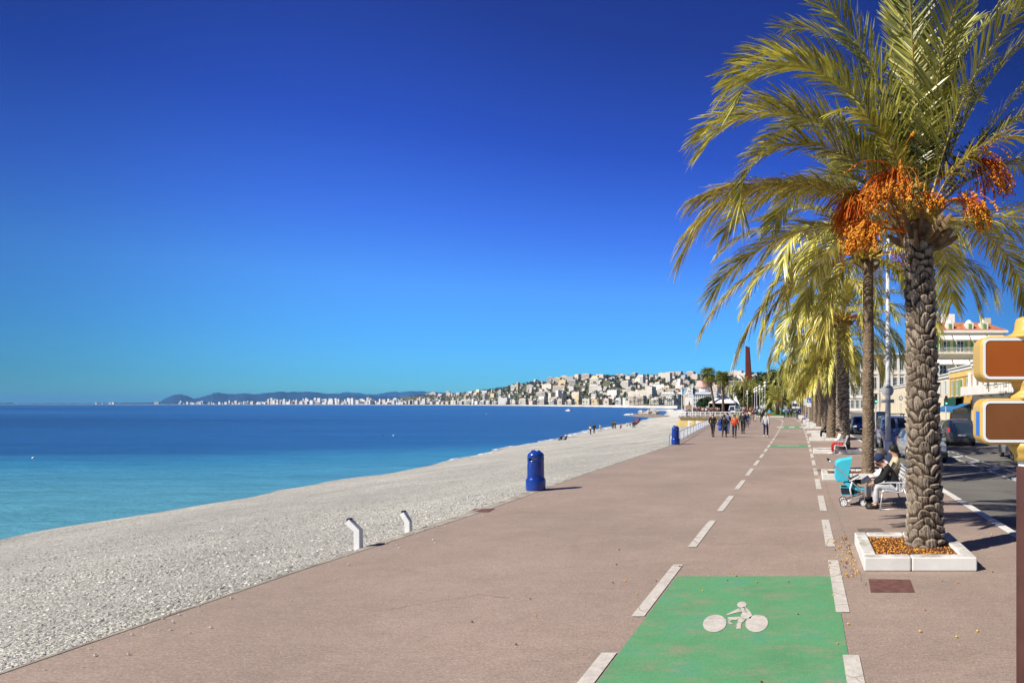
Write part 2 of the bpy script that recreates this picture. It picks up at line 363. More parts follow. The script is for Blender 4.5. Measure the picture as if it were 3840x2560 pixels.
# pavement across the road
pv=mat('far_pavement',(.36,.33,.29),.85,.12,.7)
A=[[Vector((kx(Y)+18.2,Y,-.13)),Vector((kx(Y)+18.2,Y,0)),Vector((24.5,Y,0))] for Y in (20,60,100,140,200,260,330)]
struct(link('pavement',grid_mesh('pavement',A,False))).data.materials.append(pv)
# --- thin cracks in the paving
ckm=mat('crack_dark',(.10,.06,.045),.95,.3,8)
rc_=random.Random(41); cp_=[]
def crack(pts,wd,step=.12,jit=.022):
    P_=[Vector(p) for p in pts]; path=[]
    for a,b in zip(P_,P_[1:]):
        n=max(2,int((b-a).length/step)); 
        for i in range(n): p=a.lerp(b,i/n)+Vector((rc_.gauss(0,jit),rc_.gauss(0,jit*.6))); path.append(p)
    for a,b in zip(path,path[1:]):
        d=(b-a).normalized(); n=Vector((-d.y,d.x))*wd*rc_.uniform(.3,1); cp_.append([tuple(a-n),tuple(b-n),tuple(b+n),tuple(a+n)])
crack([(.82,9.2),(.70,11.5),(.74,14.5),(.62,18),(.66,24),(.6,32)],.0028)
crack([(-7.0,13.0),(-5.6,12.6),(-4.1,13.1),(-3.0,12.7)],.0025); crack([(-6.2,21.5),(-3.8,22.3),(-2.4,21.9)],.004); crack([(-5.0,8.1),(-4.2,8.8),(-3.6,8.6)],.003); crack([(-1.4,13.1),(-.4,13.3),(.2,13.0)],.004)
me=bpy.data.meshes.new('paving_cracks'); vs=[(x,y,.004) for p in cp_ for x,y in p]; me.from_pydata(vs,[],[tuple(range(i*4,i*4+4)) for i in range(len(cp_))]); me.materials.append(ckm); struct(link('paving_cracks',me))
# --- painted markings
m,t,b,co=sheet_nodes('road_paint_white',.75); v=co.outputs['Object']
wv=tmix(t,v,tnoise(t,v,6,4),.06,'ADD')
ck=tmath(t,'MULTIPLY',tramp(t,tvor(t,wv,1.7,'DISTANCE_TO_EDGE'),[(0,1),(.018,0)]),tramp(t,tnoise(t,v,.8,2),[(.42,0),(.55,1)]))
c=tmix(t,tramp(t,tnoise(t,v,7,5,.7),[(.3,(.46,.42,.37)),(.6,(.62,.58,.52))]),(.16,.13,.11),ck)
c=tmix(t,c,(.3,.24,.2),tramp(t,tnoise(t,v,60,2),[(.62,0),(.7,.8)]))
t.links.new(c,b.inputs['Base Color']); PAINT=m
m,t,b,co=sheet_nodes('bike_lane_green',.75); v=co.outputs['Object']
g=tramp(t,tnoise(t,v,1.3,5,.6),[(.32,(.045,.30,.12)),(.55,(.055,.35,.14)),(.7,(.04,.33,.19))])
worn=tramp(t,tnoise(t,v,2.4,10,.84,(.75,1.5,1)),[(.46,0),(.64,.75)])
edge=tramp(t,tnoise(t,v,130,2,.6),[(.36,0),(.62,.55)])
g=tmix(t,g,(.34,.26,.19),tmath(t,'MAXIMUM',worn,tmath(t,'MULTIPLY',edge,.7)))
g=tmix(t,g,tramp(t,tnoise(t,v,95,2,.6),[(.28,.7),(.72,1.2)]),.8,'MULTIPLY')
t.links.new(g,b.inputs['Base Color']); GREEN=m
def flat(name,polys,mt,z):
    mb=MB().use(mt)
    for p in polys: mb.add([(x,y,z) for x,y in p],[tuple(range(len(p)))])
    o=mb.build(name); me=o.data
    bm=bmesh.new(); bm.from_mesh(me)
    for f in bm.faces:
        if f.normal.z<0: f.normal_flip()
    bm.to_mesh(me); bm.free(); return struct(o)
def q(x0,x1,y0,y1,s=True):
    a=shift(y0) if s else 0; c=shift(y1) if s else 0; return [(x0+a,y0),(x1+a,y0),(x1+c,y1),(x0+c,y1)]
LX=-1.93; RX=.45
left=[];right=[]
# first dashes read off the photograph, then the 3.9 m rhythm goes on
def dashY(py): return CAMZ*F/(py-HY)
first=[(2570,2453),(2312,2117),(2051,1952),(1917,1859),(1835,1800)]
ld=[(dashY(a),dashY(c)) for a,c in first]; ld[0]=(4.9,6.72)
per=ld[2][0]-ld[1][0]
for a,c in ld: left.append(q(LX-.07,LX+.08,a,c))
y0=ld[4][0]+per
while y0<92: left.append(q(LX-.07,LX+.08,y0,y0+per*.66)); y0+=per
firstr=[(2560,2456),(2296,2101),(2050,1949),(1916,1858),(1834,1796)]
rd=[(dashY(a),dashY(c)) for a,c in firstr]; rd[0]=(4.7,6.66)
for a,c in rd: right.append(q(RX-.08,RX+.08,a,c))
y0=rd[4][0]+per
while y0<92: right.append(q(RX-.07,RX+.08,y0,y0+per*.66)); y0+=per
flat('bike_lane_line',left,PAINT,.009); flat('bike_lane_line',right,PAINT,.009)
def curve(x,w_,tab): 
    out=[]
    for (y0,dx0),(y1,dx1) in zip(tab,tab[1:]): out.append([(x+dx0-w_,y0),(x+dx0+w_,y0),(x+dx1+w_,y1),(x+dx1-w_,y1)])
    return out
# the lane swings left over the last stretch: solid lines
flat('bike_lane_line',curve(0,.09,[(93,-3.05),(100,-3.35),(108,-3.9),(116,-5.0),(125,-6.9),(138,-10.2)]),PAINT,.009)
flat('bike_lane_line',curve(0,.09,[(93,-.68),(104,-1.2),(115,-1.9),(127,-2.9),(138,-4.2)]),PAINT,.009)
flat('bike_lane_patch',[[(LX+.09,4.4),(RX-.09+.06,4.4),(RX-.03,9.72),(LX+.10,9.72)]],GREEN,.005)
flat('bike_lane_patch',[q(LX+.12,RX-.12,38.6,41.0)],GREEN,.005)
flat('bike_lane_patch',[q(LX-.1,RX+.1,69.5,77)],GREEN,.005)
flat('crossing_mark',[q(LX-.4,LX+.35,71,74.5),q(-1.05,-.45,71,74.5),q(RX-.35,RX+.35,71,74.5)],PAINT,.010)
flat('crossing_mark',[q(LX+.5,RX-.6,40.0,40.35),q(-1.2,-.4,91,91.7),q(-1.25,-.95,61.5,62.2),q(-.1,.2,62,62.6)],PAINT,.010)
# bicycle symbol
def bp(px,py): p=G(px*1.6327,py*1.6327); return (p.x,p.y)
sym=[]
for cx,cy,rx,ry in ((1641.5,1432.5,27,20),(1738,1432.5,26,20)):
    sym.append([bp(cx+rx*math.cos(a)-(ry*math.sin(a))*-.12,cy-ry*math.sin(a)) for a in np.linspace(0,2*PI,30)[:-1]])
sym.append([bp(1704+11*math.cos(a),1389.5-7.2*math.sin(a)) for a in np.linspace(0,2*PI,20)[:-1]])
sym.append([bp(*p) for p in ((1711,1394),(1722,1404),(1728,1414),(1724,1421),(1713,1422),(1706,1420),(1700,1416),(1705,1408),(1703,1403),(1698,1401),(1706,1395))])
sym.append([bp(*p) for p in ((1700,1400.5),(1704,1405),(1690,1408),(1672,1413),(1667,1412),(1684,1404),(1697,1397.5))])
sym.append([bp(*p) for p in ((1712,1422.3),(1706,1421),(1704,1423.5),(1696,1424),(1680,1425),(1676,1428),(1671,1418.5),(1688,1417.5),(1699,1417))])
sym.append([bp(*p) for p in ((1712,1422.6),(1708,1427),(1703,1431),(1701,1445),(1691,1445),(1693,1428),(1696,1424.3))])
sym.append([bp(*p) for p in ((1671,1419),(1675,1428.2),(1680,1431),(1683,1434),(1675,1435),(1673,1430))])
flat('bicycle_symbol',sym,PAINT,.010)
# utility covers let into the paving
cov=mat('cover_reddish',(.13,.055,.045),.8,.15,9,(.19,.085,.07)); cov2=mat('cover_grey',(.16,.125,.105),.8,.2,9)
for i,(cs,mt,lab) in enumerate(((((1995,1330),(2090,1332),(2100,1360),(2000,1360)),cov,'reddish brown square utility cover in front of the near planter'),
      (((1968,1214),(2022,1213),(2034,1225),(1975,1225)),cov2,'grey brown utility cover behind the near planter beside the path'),
      (((2043,1203),(2085,1203),(2085,1210),(2050,1210)),cov2,'dark utility cover close behind the nearest palm trunk'),
      (((1090,1168),(1137,1168),(1121,1176),(1076,1176)),cov,'brown utility cover near the sea wall short of the blue bin'))):
    pts=[bp(*p) for p in cs]; mb=MB().use(mt); mb.add([(x,y,.004) for x,y in pts]+[(x,y,.010) for x,y in pts],[(4,5,6,7),(0,1,5,4),(1,2,6,5),(2,3,7,6),(3,0,4,7)])
    tag(mb.build('utility_cover'),lab,'utility cover')
# road markings: bus lane hatch and lane lines
RP=mat('road_line_white',(.5,.5,.48),.8,.2,3,(.66,.66,.63))
pl=[]
def rl(a,c,wd):
    a=Vector(a);c=Vector(c); d=(c-a).normalized(); n=Vector((-d.y,d.x))*wd/2; pl.append([tuple(a-n),tuple(c-n),tuple(c+n),tuple(a+n)])
rl((7.1,13.5),(7.1,62),.12); rl((7.9,13.5),(7.9,62),.12)
for k in range(14): rl((7.1,17+k*3.2),(7.9,18.2+k*3.2),.45)
for Y in range(60,132,9): pl.append(q(7.4,7.55,Y,Y+3))
for Y in range(12,132,8): pl.append(q(11.3,11.45,Y,Y+3)); pl.append(q(15.0,15.12,Y,Y+3))
flat('road_line',pl,RP,-.122)
zeb=[q(4.7+k*1.0,5.2+k*1.0,66,70) for k in range(15)]
flat('zebra_crossing',zeb,RP,-.120)
# planted median where the lane bends
gr=mat('median_grass',(.07,.14,.02),.9,.4,3,(.13,.24,.04)); 
med=[(-15,140),(-8.5,133),(-4.0,130),(-1.6,132),(-1.3,150),(-4,190),(-8,240),(-18,330),(-26,330),(-20,200)]
mb=MB().use(kb); mb.prism(med,'z',.005,.14); struct(mb.build('median_kerb'))
mb=MB().use(gr); c0=Vector((-9,180)); mb.prism([tuple(Vector(p)+(c0-Vector(p)).normalized()*.35) for p in med],'z',.02,.19); struct(mb.build('median_lawn'))
# ================= date palms
LEAF=mat('palm_leaf',(.31,.305,.032),.34,.3,1.4,(.72,.65,.13),island=.5,spec=.7,trans=.2)
LEAF2=mat('palm_leaf_yellow',(.52,.42,.045),.34,.25,1.4,(.68,.58,.13),island=.42,spec=.6,trans=.22)
LEAFD=mat('palm_leaf_green_shaded',(.19,.20,.022),.40,.3,1.4,(.52,.49,.10),island=.5,spec=.7,trans=.16)  # darker leaf copy: shade within the crown put into its colour
RACH=mat('frond_stalk',(.38,.27,.045),.5,.2,5,(.50,.36,.07))
RACHD=mat('old_frond_stalk',(.13,.08,.04),.8,.35,6,(.30,.19,.09),bump=.4)
DATE_=mat('date_fruit',(.62,.19,.012),.4,.3,9,(.85,.38,.03),island=.4)
STRAND=mat('fruit_strand',(.85,.15,.01),.5,.2,6,(.95,.27,.02),trans=.3)
def frond_arr(L,e0,e1,nl=70,ll=.46,hang=.3,rng=None,width=.032,twist=0,side=0,start=.16,ragged=.1,vee=35,stalk=True,p=1.5):
    """one frond in its own frame: leaves the origin along +X, climbing at e0 and ending at e1 degrees"""
    rng=rng or random; K=22; pts=[Vector((0,0,0))]; angs=[]
    for i in range(K):
        s=(i+.5)/K; a=R(lerp(e0,e1,s**p)); yaw=side*s*s
        pts.append(pts[-1]+Vector((math.cos(a)*math.cos(yaw),math.cos(a)*math.sin(yaw),math.sin(a)))*(L/K)); angs.append(a)
    vs=[];fs=[];ms=[]
    def at(s):
        f=s*K; i=min(K-1,int(f)); return pts[i].lerp(pts[i+1],f-i)
    def tan(s):
        i=min(K-1,int(s*K)); return (pts[i+1]-pts[i]).normalized()
    if stalk:
        n=4
        for i in range(0,K+1,1):
            s=i/K; p_=pts[i]; d=tan(min(.999,s)); u=d.cross(Vector((0,0,1))); u=u.normalized() if u.length>.01 else Vector((0,1,0)); w_=u.cross(d)
            r=.011+.055*max(0,(.12-s)/.12)**1.3 if s<.12 else .011
            r=r*(1-s*.7)*1.35
            for j in range(4):
                t=PI/2*j+PI/4; vs.append(p_+u*math.cos(t)*r*(1.9 if s<.1 else 1.2)+w_*math.sin(t)*r)
        for i in range(K):
            for j in range(4): fs.append((i*4+j,i*4+(j+1)%4,i*4+4+(j+1)%4,i*4+4+j)); ms.append(1)
    for k in range(nl):
        s=start+(1-start)*(k/nl)**.95; 
        for sd in (-1,1):
            if rng.random()<ragged*.5: continue
            s_=min(.998,s+rng.uniform(-.4,.4)/nl); o=at(s_); d=tan(s_); u=d.cross(Vector((0,0,1))); u=u.normalized() if u.length>.05 else Vector((0,1,0)); up=u.cross(d)
            if up.z<0: up=-up
            env=min(1,(s-start)/.12+.35)*(1 if s<.75 else lerp(1,.72,(s-.75)/.25))
            l=ll*env*rng.uniform(.85,1.12)
            fw=lerp(64,26,s)+rng.uniform(-8,8)          # angle to the stalk
            el=vee+rng.uniform(-16,16)
            dirv=(d*math.cos(R(fw))+(u*sd*math.cos(R(el))+up*math.sin(R(el)))*math.sin(R(fw))).normalized()
            w2=width*(.7+.3*env)*rng.uniform(.8,1.15)
            h=hang*rng.uniform(.5,1.5)
            p0=o; p1=o+dirv*l*.45+Vector((0,0,-h*l*.22)); p2=o+dirv*l*.8+Vector((0,0,-h*l*.62)); p3=o+dirv*l+Vector((0,0,-h*l*1.1))
            wv=dirv.cross(up); wv=(wv+d*rng.uniform(-.5,.5)+up*rng.uniform(-.5,.5)).normalized()*w2*.5
            a=len(vs)
            vs+=[p0-wv*.5,p0+wv*.5,p1-wv,p1+wv,p2-wv*.7,p2+wv*.7,p3]
            fs+=[(a,a+1,a+3,a+2),(a+2,a+3,a+5,a+4),(a+4,a+5,a+6)]; ms+=[0,0,0]
    return vs,fs,ms
def mk_mesh(name,vs,fs,ms,mats,smooth=False):
    me=bpy.data.meshes.new(name); me.from_pydata([tuple(v) for v in vs],[],fs)
    for m_ in mats: me.materials.append(m_)
    me.polygons.foreach_set('material_index',ms); me.update()
    if smooth: me.shade_smooth()
    return me
def xf(arr,az,tilt=0,off=(0,0,0),sc_=1):
    M=Matrix.Translation(Vector(off))@Matrix.Rotation(R(az),4,'Z')@Matrix.Rotation(R(tilt),4,'X')@Matrix.Scale(sc_,4)
    return [M@Vector(v) for v in arr[0]],arr[1],arr[2]
# shared fronds of several bends for the farther palms
FR=[]
rf=random.Random(3)
for (L,e0,e1,hang) in ((4.6,82,25,.25),(4.6,66,-25,.35),(4.6,55,-60,.45),(4.4,40,-70,.5),(4.5,25,-75,.6),(4.3,8,-85,.7),(4.0,-15,-88,.7)):
    a=[]
    for v_ in range(2): a.append(frond_arr(L,e0,e1,84,.64,hang,rf,.042,side=rf.uniform(-.35,.35)))
    FR.append(a)
FRLO=[]
for (L,e0,e1,hang) in ((4.6,82,25,.25),(4.6,60,-30,.35),(4.6,40,-65,.45),(4.5,20,-80,.6),(4.2,-8,-88,.7)):
    FRLO.append([frond_arr(L,e0,e1,26,.6,hang,rf,.10,side=rf.uniform(-.4,.4)) for _ in range(2)])
FRM={}
def fmesh(i,j,lm):
    k=(i,j,lm.name)
    if k not in FRM: FRM[k]=mk_mesh('frond',*FR[i][j],[lm,RACH])
    return FRM[k]
def trunk_mesh(name,h,r0,r1,k=9,rh=.16,amp=.05,res=(120,12),seed=0,lean=(0,0),flare=.06,m_=None):
    """trunk whose surface carries the spiral of cut leaf bases"""
    rng=np.random.RandomState(seed); nz=int(h/rh*res[1]); nth=res[0]
    th=np.linspace(0,2*np.pi,nth,endpoint=False)[None,:]; z=np.linspace(0,h,nz)[:,None]
    zz=z+.05*np.sin(th*2+z*3)+.04*np.sin(th*3-z*5.1)+.025*np.sin(th*5+z*11); 
    v=zz/rh; row0=np.floor(v); b=np.zeros((nz,nth))
    def hsh(a,b_,s_): x=np.sin(a*127.1+b_*311.7+s_*74.7)*43758.5453; return x-np.floor(x)
    for dr in (0,-1):
        row=row0+dr; fv=v-row
        u=th/(2*np.pi)*k+.5*row+.10*np.sin(row*12.9); uc=np.floor(u); fu=u-uc; uc=np.mod(uc,k)
        j1=hsh(uc,row,1+seed);j2=hsh(uc,row,2+seed);j3=hsh(uc,row,3+seed)
        w_=2*fu-1+(j1-.5)*.22
        side=np.clip(1-np.abs(w_)**3,0,1)
        topc=1.0+.45*(j2-.5)-.34*w_*w_+.12*(j1-.5)*w_
        rise=np.clip(fv/topc,0,1)**.9
        drop=1-np.clip((fv-topc)/.13,0,1)
        bb=side**.6*rise*drop*(.6+.55*j3)
        split=np.exp(-((fu-.36-.2*j1)/.03)**2)+np.exp(-((fu-.64-.1*j2)/.026)**2)*(j3>.35)
        bb=bb-split*.30*rise*drop*side
        b=np.maximum(b,bb)
    side=1
    b=b+.10*np.sin(th*37+z*23+7*j1)*side*.5+.05*rng.rand(nz,nth)
    t_=z/h; r=r0+(r1-r0)*np.minimum(1,t_*1.2)+flare*np.exp(-z/.3)
    bo=b.copy(); r=r+amp*b*np.minimum(1,(h-z)/.3+.3)
    x=r*np.cos(th)+lean[0]*t_**1.3; y=r*np.sin(th)+lean[1]*t_**1.3
    P=np.stack([x,y,np.broadcast_to(z,x.shape)],-1).reshape(-1,3)
    f=[]
    ii=np.arange(nz-1)[:,None]*nth; jj=np.arange(nth)[None,:]; j2_=(jj+1)%nth
    q_=np.stack([ii+jj,ii+j2_,ii+nth+j2_,ii+nth+jj],-1).reshape(-1,4)
    me=bpy.data.meshes.new(name); me.from_pydata(P.tolist(),[],q_.tolist()+[list(range((nz-1)*nth,nz*nth))]); 
    at_=me.attributes.new('boss','FLOAT','POINT'); at_.data.foreach_set('value',bo.reshape(-1).astype(np.float32))
    me.materials.append(m_); me.shade_smooth(); return me
m,t,b,co=sheet_nodes('trunk_bark',.85); v=co.outputs['Object']
c=tramp(t,tnoise(t,v,7,6,.75,(1,1,.55)),[(.3,(.13,.10,.07)),(.48,(.28,.22,.16)),(.7,(.48,.40,.31))])
c=tmix(t,c,tramp(t,tnoise(t,v,26,4,.7,(1,1,.3)),[(.3,.55),(.65,1.2)]),.9,'MULTIPLY')
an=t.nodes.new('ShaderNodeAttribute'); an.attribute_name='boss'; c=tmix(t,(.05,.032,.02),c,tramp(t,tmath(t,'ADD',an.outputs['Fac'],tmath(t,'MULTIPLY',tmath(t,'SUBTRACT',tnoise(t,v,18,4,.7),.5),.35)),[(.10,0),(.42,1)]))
t.links.new(c,b.inputs['Base Color']); tbump(t,b,tnoise(t,v,40,5,.7,(1,1,.35)),.7,.02); BARK=m
m,t,b,co=sheet_nodes('trunk_bark_brown',.85); v=co.outputs['Object']
c=tramp(t,tnoise(t,v,9,6,.75,(1,1,.6)),[(.3,(.10,.07,.045)),(.5,(.22,.16,.105)),(.7,(.36,.28,.19))])
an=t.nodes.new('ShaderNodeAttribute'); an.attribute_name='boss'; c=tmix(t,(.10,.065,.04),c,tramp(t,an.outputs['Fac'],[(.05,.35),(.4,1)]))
t.links.new(c,b.inputs['Base Color']); tbump(t,b,tnoise(t,v,34,4,.7),.7,.02); BARK2=m
def fruit_cluster(name,az,reach,rise,size,parent,off,ns=60,seed=1,nd=8,stalk_r=.018):
    """arching stalk, then many strands that fan out and droop under the dates"""
    rng=random.Random(seed); mb=MB(); c_,s_=math.cos(R(az)),math.sin(R(az))
    st=[Vector((c_*reach*t_,s_*reach*t_,rise*math.sin(t_*PI*.62)*1.1)) for t_ in (0,.25,.5,.75,1)]
    mb.use(STRAND); mb.tube(st,[stalk_r*1.4,stalk_r*1.3,stalk_r*1.2,stalk_r,stalk_r],6)
    tip=st[-1]; d0=(st[-1]-st[-2]).normalized()
    for i in range(ns):
        s0=st[3].lerp(st[4],rng.random()); a=rng.uniform(0,2*PI); sp=rng.random()**.6
        dv=(d0*.9+Vector((math.cos(a)*sp,math.sin(a)*sp,.25+rng.uniform(-.3,.4)))).normalized()
        l=size*rng.uniform(.7,1.15); pts=[s0]; dd_=dv.copy(); seg=7
        for k in range(seg):
            dd_=(dd_+Vector((0,0,-.30))).normalized(); pts.append(pts[-1]+dd_*l/seg)
        mb.use(STRAND); mb.tube(pts,.0058,3,False)
        mb.use(DATE_)
        for k in range(nd):
            f=rng.uniform(.62 if nd>7 else .8,1)*seg; j=min(seg-1,int(f)); p_=pts[j].lerp(pts[j+1],f-j)+Vector((rng.uniform(-.025,.025),rng.uniform(-.025,.025),rng.uniform(-.02,.02)))
            r=rng.uniform(.014,.021); n=len(mb.v)
            mb.add([p_+Vector(q_)*r for q_ in ((1,0,0),(0,1,0),(-1,0,0),(0,-1,0),(0,0,1.35),(0,0,-1.35))],[(0,1,4),(1,2,4),(2,3,4),(3,0,4),(1,0,5),(2,1,5),(3,2,5),(0,3,5)])
    me=bpy.data.meshes.new(name); me.from_pydata(mb.v,[],mb.f)
    for q_ in mb.mats: me.materials.append(q_)
    me.polygons.foreach_set('material_index',mb.m); me.shade_smooth()
    o=link(name,me,parent); o.location=off; return o
def dirt_mesh(name,x0,x1,y0,y1,z,n,seed):
    rng=random.Random(seed); mb=MB(); mb.use(SOIL)
    P=[[Vector((lerp(x0,x1,i/10),lerp(y0,y1,j/8),z+rng.uniform(-.012,.018))) for i in range(11)] for j in range(9)]
    b0=len(mb.v); mb.add([p for r in P for p in r],[(j*11+i,j*11+i+1,(j+1)*11+i+1,(j+1)*11+i) for j in range(8) for i in range(10)])
    for k in range(n):
        p_=Vector((rng.uniform(x0+.02,x1-.02),rng.uniform(y0+.02,y1-.02),z+.012)); r=rng.uniform(.010,.017)
        mb.use(DATE_ if rng.random()<.38 else (DATEB if rng.random()<.86 else DATEY))
        mb.add([p_+Vector(q_)*r for q_ in ((1,0,0),(0,1,0),(-1,0,0),(0,-1,0),(0,0,1),(0,0,-1))],[(0,1,4),(1,2,4),(2,3,4),(3,0,4),(1,0,5),(2,1,5),(3,2,5),(0,3,5)])
    return mb
SOIL=mat('planter_soil',(.06,.022,.010),.95,.4,30,(.17,.06,.02))
DATEY=mat('yellow_date',(.70,.42,.03),.45,.15,9); DATEB=mat('brown_date',(.16,.05,.015),.7,.3,9)
m,t,b,co=sheet_nodes('planter_stone',.85); v=co.outputs['Object']
c=tramp(t,tnoise(t,v,1.2,5,.6),[(.3,(.62,.60,.55)),(.65,(.76,.75,.71))])
geo=t.nodes.new('ShaderNodeNewGeometry'); sn=t.nodes.new('ShaderNodeSeparateXYZ'); t.links.new(geo.outputs['Normal'],sn.inputs[0])
dirt=tmath(t,'MULTIPLY',tramp(t,tnoise(t,v,3.2,7,.72),[(.40,0),(.62,1)]),tramp(t,sn.outputs[2],[(.5,.12),(.9,1)]))
c=tmix(t,c,(.27,.235,.185),tmath(t,'MULTIPLY',dirt,.75))
t.links.new(c,b.inputs['Base Color']); tbump(t,b,tnoise(t,v,45,4,.7),.4,.01); PST=m
def planter(x0,x1,y0,y1,label,fine=False):
    T=thing('planter',label,'planter',((x0+x1)/2,(y0+y1)/2,0),group='white stone planters at the feet of the palms'); h=.215; w_=.2
    cx,cy=(x0+x1)/2,(y0+y1)/2; hx,hy=(x1-x0)/2,(y1-y0)/2; g=.006
    def stn(a,c): mb=MB().use(PST); mb.box((a[0],a[1],0),(c[0],c[1],h)); mb.build('kerb_stone',T,bevel=.022)
    k=-hx+hx*2*.42
    stn((-hx,-hy),(k-g,-hy+w_)); stn((k+g,-hy),(hx,-hy+w_))
    stn((-hx,-hy+w_+g),(-hx+w_,hy)); stn((hx-w_,-hy+w_+g),(hx,hy)); k=-hx+hx*2*.5
    stn((-hx+w_+g,hy-w_),(k-g,hy)); stn((k+g,hy-w_),(hx-w_-g,hy))
    mb=dirt_mesh('soil',-hx+w_-.01,hx-w_+.01,-hy+w_-.01,hy-w_+.01,.155,1700 if fine else 160,int(y0*7)); mb.build('fallen_dates_bed',T)
    return T
def palm_tree(x,y,h,r0,r1,label,fronds,kind='date',clusters=(),rh=.16,k=9,amp=.05,res=(120,12),lean=(0,0),seed=0,bark=None,group='date palms in a row along the promenade',stubs=10):
    T=thing('date_palm',label,'palm tree',(x,y,0),group=group)
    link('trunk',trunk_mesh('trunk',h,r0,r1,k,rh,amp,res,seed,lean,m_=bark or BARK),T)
    top=Vector((lean[0],lean[1],h-.12)); rng=random.Random(seed+11)
    cr=thing_part('crown',T,top)
    # cut and dying stalk bases that swell round the crown
    mb=MB().use(RACHD)
    for i in range(stubs):
        a=2*PI*i/stubs+rng.uniform(-.2,.2); e=rng.uniform(.1,.9); l=rng.uniform(.3,.62)
        d=Vector((math.cos(a)*math.cos(e),math.sin(a)*math.cos(e),math.sin(e)))
        b0=Vector((math.cos(a)*r1*.75,math.sin(a)*r1*.75,rng.uniform(-.25,.1)))
        mb.tube([b0,b0+d*l*.35+Vector((0,0,.0)),b0+d*l*.75+Vector((0,0,.06)),b0+d*l+Vector((0,0,.13))],[.10,.085,.06,.03],5,True,sx=.5)
    mb.ball((0,0,.02),r1*1.15,12,8,(1,1,1.3))
    me=mb.mesh('crown',True,50); cr.data=me
    for i,f in enumerate(fronds):
        ra=f.get('r',.14); az=R(f['az'])
        o=link('frond',f['mesh'],cr); o.location=(math.cos(az)*ra,math.sin(az)*ra,f.get('z',.15)); o.rotation_euler=(0,0,az); s_=f.get('s',1); o.scale=(s_,s_,s_)
    for i,c in enumerate(clusters): fruit_cluster('fruit_cluster',parent=T,off=top+Vector((0,0,c.get('z',.05))),**{k_:v_ for k_,v_ in c.items() if k_!='z'},seed=seed*7+i)
    return T
def thing_part(name,parent,loc):
    o=bpy.data.objects.new(name,bpy.data.meshes.new(name)); col.objects.link(o); o.parent=parent; o.location=loc; return o
# ---- nearest palm, its fronds set one by one
r1_=random.Random(21)
def F1(az,e0,e1,L,hang=.35,lm=LEAF,side=0,ll=.46,nl=96,vee=22,ragged=.1,z=.2,p=1.5,width=.034):
    ll*=1.42; nl=int(nl*1.4); hang*=(.75 if lm is LEAF2 else .42); p=max(p,1.8) if p==1.5 else p; vee=vee*.7
    a=frond_arr(L,e0,e1,nl,ll,hang,r1_,width,side=side,vee=vee,ragged=ragged,p=p)
    return dict(az=az,mesh=mk_mesh('frond',*a,[lm,RACH]),z=z)
near=[
 F1(182,62,-58,4.5,.3), F1(193,56,-62,4.2,.4),
 F1(187,80,-60,4.7,.3,LEAF), F1(205,74,-70,4.4,.35,LEAFD),F1(178,84,-45,4.9,.25,LEAFD),
 F1(196,50,-104,3.9,.4), F1(178,24,-24,3.6,.6,LEAF2), F1(184,26,-70,4.15,.6,LEAF2),
 F1(150,34,-50,4.2,.5), F1(130,45,-55,4.4,.4,LEAFD),F1(140,64,-30,4.5,.3,LEAFD),
 F1(100,86,50,4.8,.2,LEAFD), F1(250,87,50,4.8,.2,LEAFD), F1(300,85,35,4.8,.2,LEAFD), F1(20,86,20,4.8,.25,LEAFD), F1(150,84,10,4.9,.25,LEAFD),
 F1(345,86,45,4.8,.2,LEAFD),F1(200,82,5,4.8,.25,LEAFD),
 F1(60,74,0,4.6,.25,LEAFD),F1(80,60,-45,4.4,.3,LEAFD),F1(110,62,-40,4.4,.35,LEAF),F1(330,76,20,4.4,.25,LEAFD),F1(5,72,20,4.6,.25,LEAFD),
 F1(0,58,25,4.8,.3,LEAFD,0,.32,55,25,.5), F1(352,52,8,4.5,.35,LEAF,0,.30,45,25,.6),F1(8,38,0,4.3,.5,LEAF,0,.34,50,20,.55),
 F1(12,14,-14,4.0,.6,LEAF,0,.36,50,15,.45), F1(30,46,-55,4.3,.4,LEAFD), F1(335,66,-70,2.7,.6,LEAF2,0,.36,50,15,.4),
 F1(-5,5,-60,3.9,.8,LEAF,0,.40,56,10,.3), F1(45,12,-70,4.2,.7,LEAF), F1(350,0,-70,3.0,.8,LEAFD,0,.4,50,10,.3),
 F1(165,5,-55,3.8,.6),F1(120,15,-65,4.0,.6),F1(70,15,-60,4.2,.6),
 F1(20,60,-30,4.4,.35,LEAFD),F1(50,84,30,4.8,.25,LEAFD),F1(262,88,75,3.2,.2,LEAF,0,.34,50,10,.3),F1(225,70,-40,2.6,.5,LEAF,0,.30,50,10,.3),
]
near_cl=[dict(az=186,reach=.95,rise=.42,size=.75,ns=150,z=.18,nd=0),dict(az=232,reach=.75,rise=.50,size=.82,ns=130,z=.28,nd=6),dict(az=206,reach=.95,rise=.02,size=.6,ns=110,z=.0,nd=16),
 dict(az=4,reach=1.15,rise=.80,size=.75,ns=80,z=.4,nd=4),dict(az=-14,reach=.78,rise=.35,size=.62,ns=65,z=.15,nd=10),dict(az=290,reach=.35,rise=.35,size=.4,ns=25,z=.2,nd=10),dict(az=160,reach=.8,rise=.35,size=.9,ns=70,z=.25,nd=8)]
palm_tree(1.96,11.15,5.35,.262,.205,'large near date palm with knobbly trunk and hanging orange fruit, in the front planter',near,clusters=near_cl,rh=.14,k=9,amp=.066,res=(200,22),lean=(-.12,0),seed=4,stubs=16)
planter(.86,2.52,10.0,11.95,'large white stone planter full of fallen orange dates around the nearest palm',True)
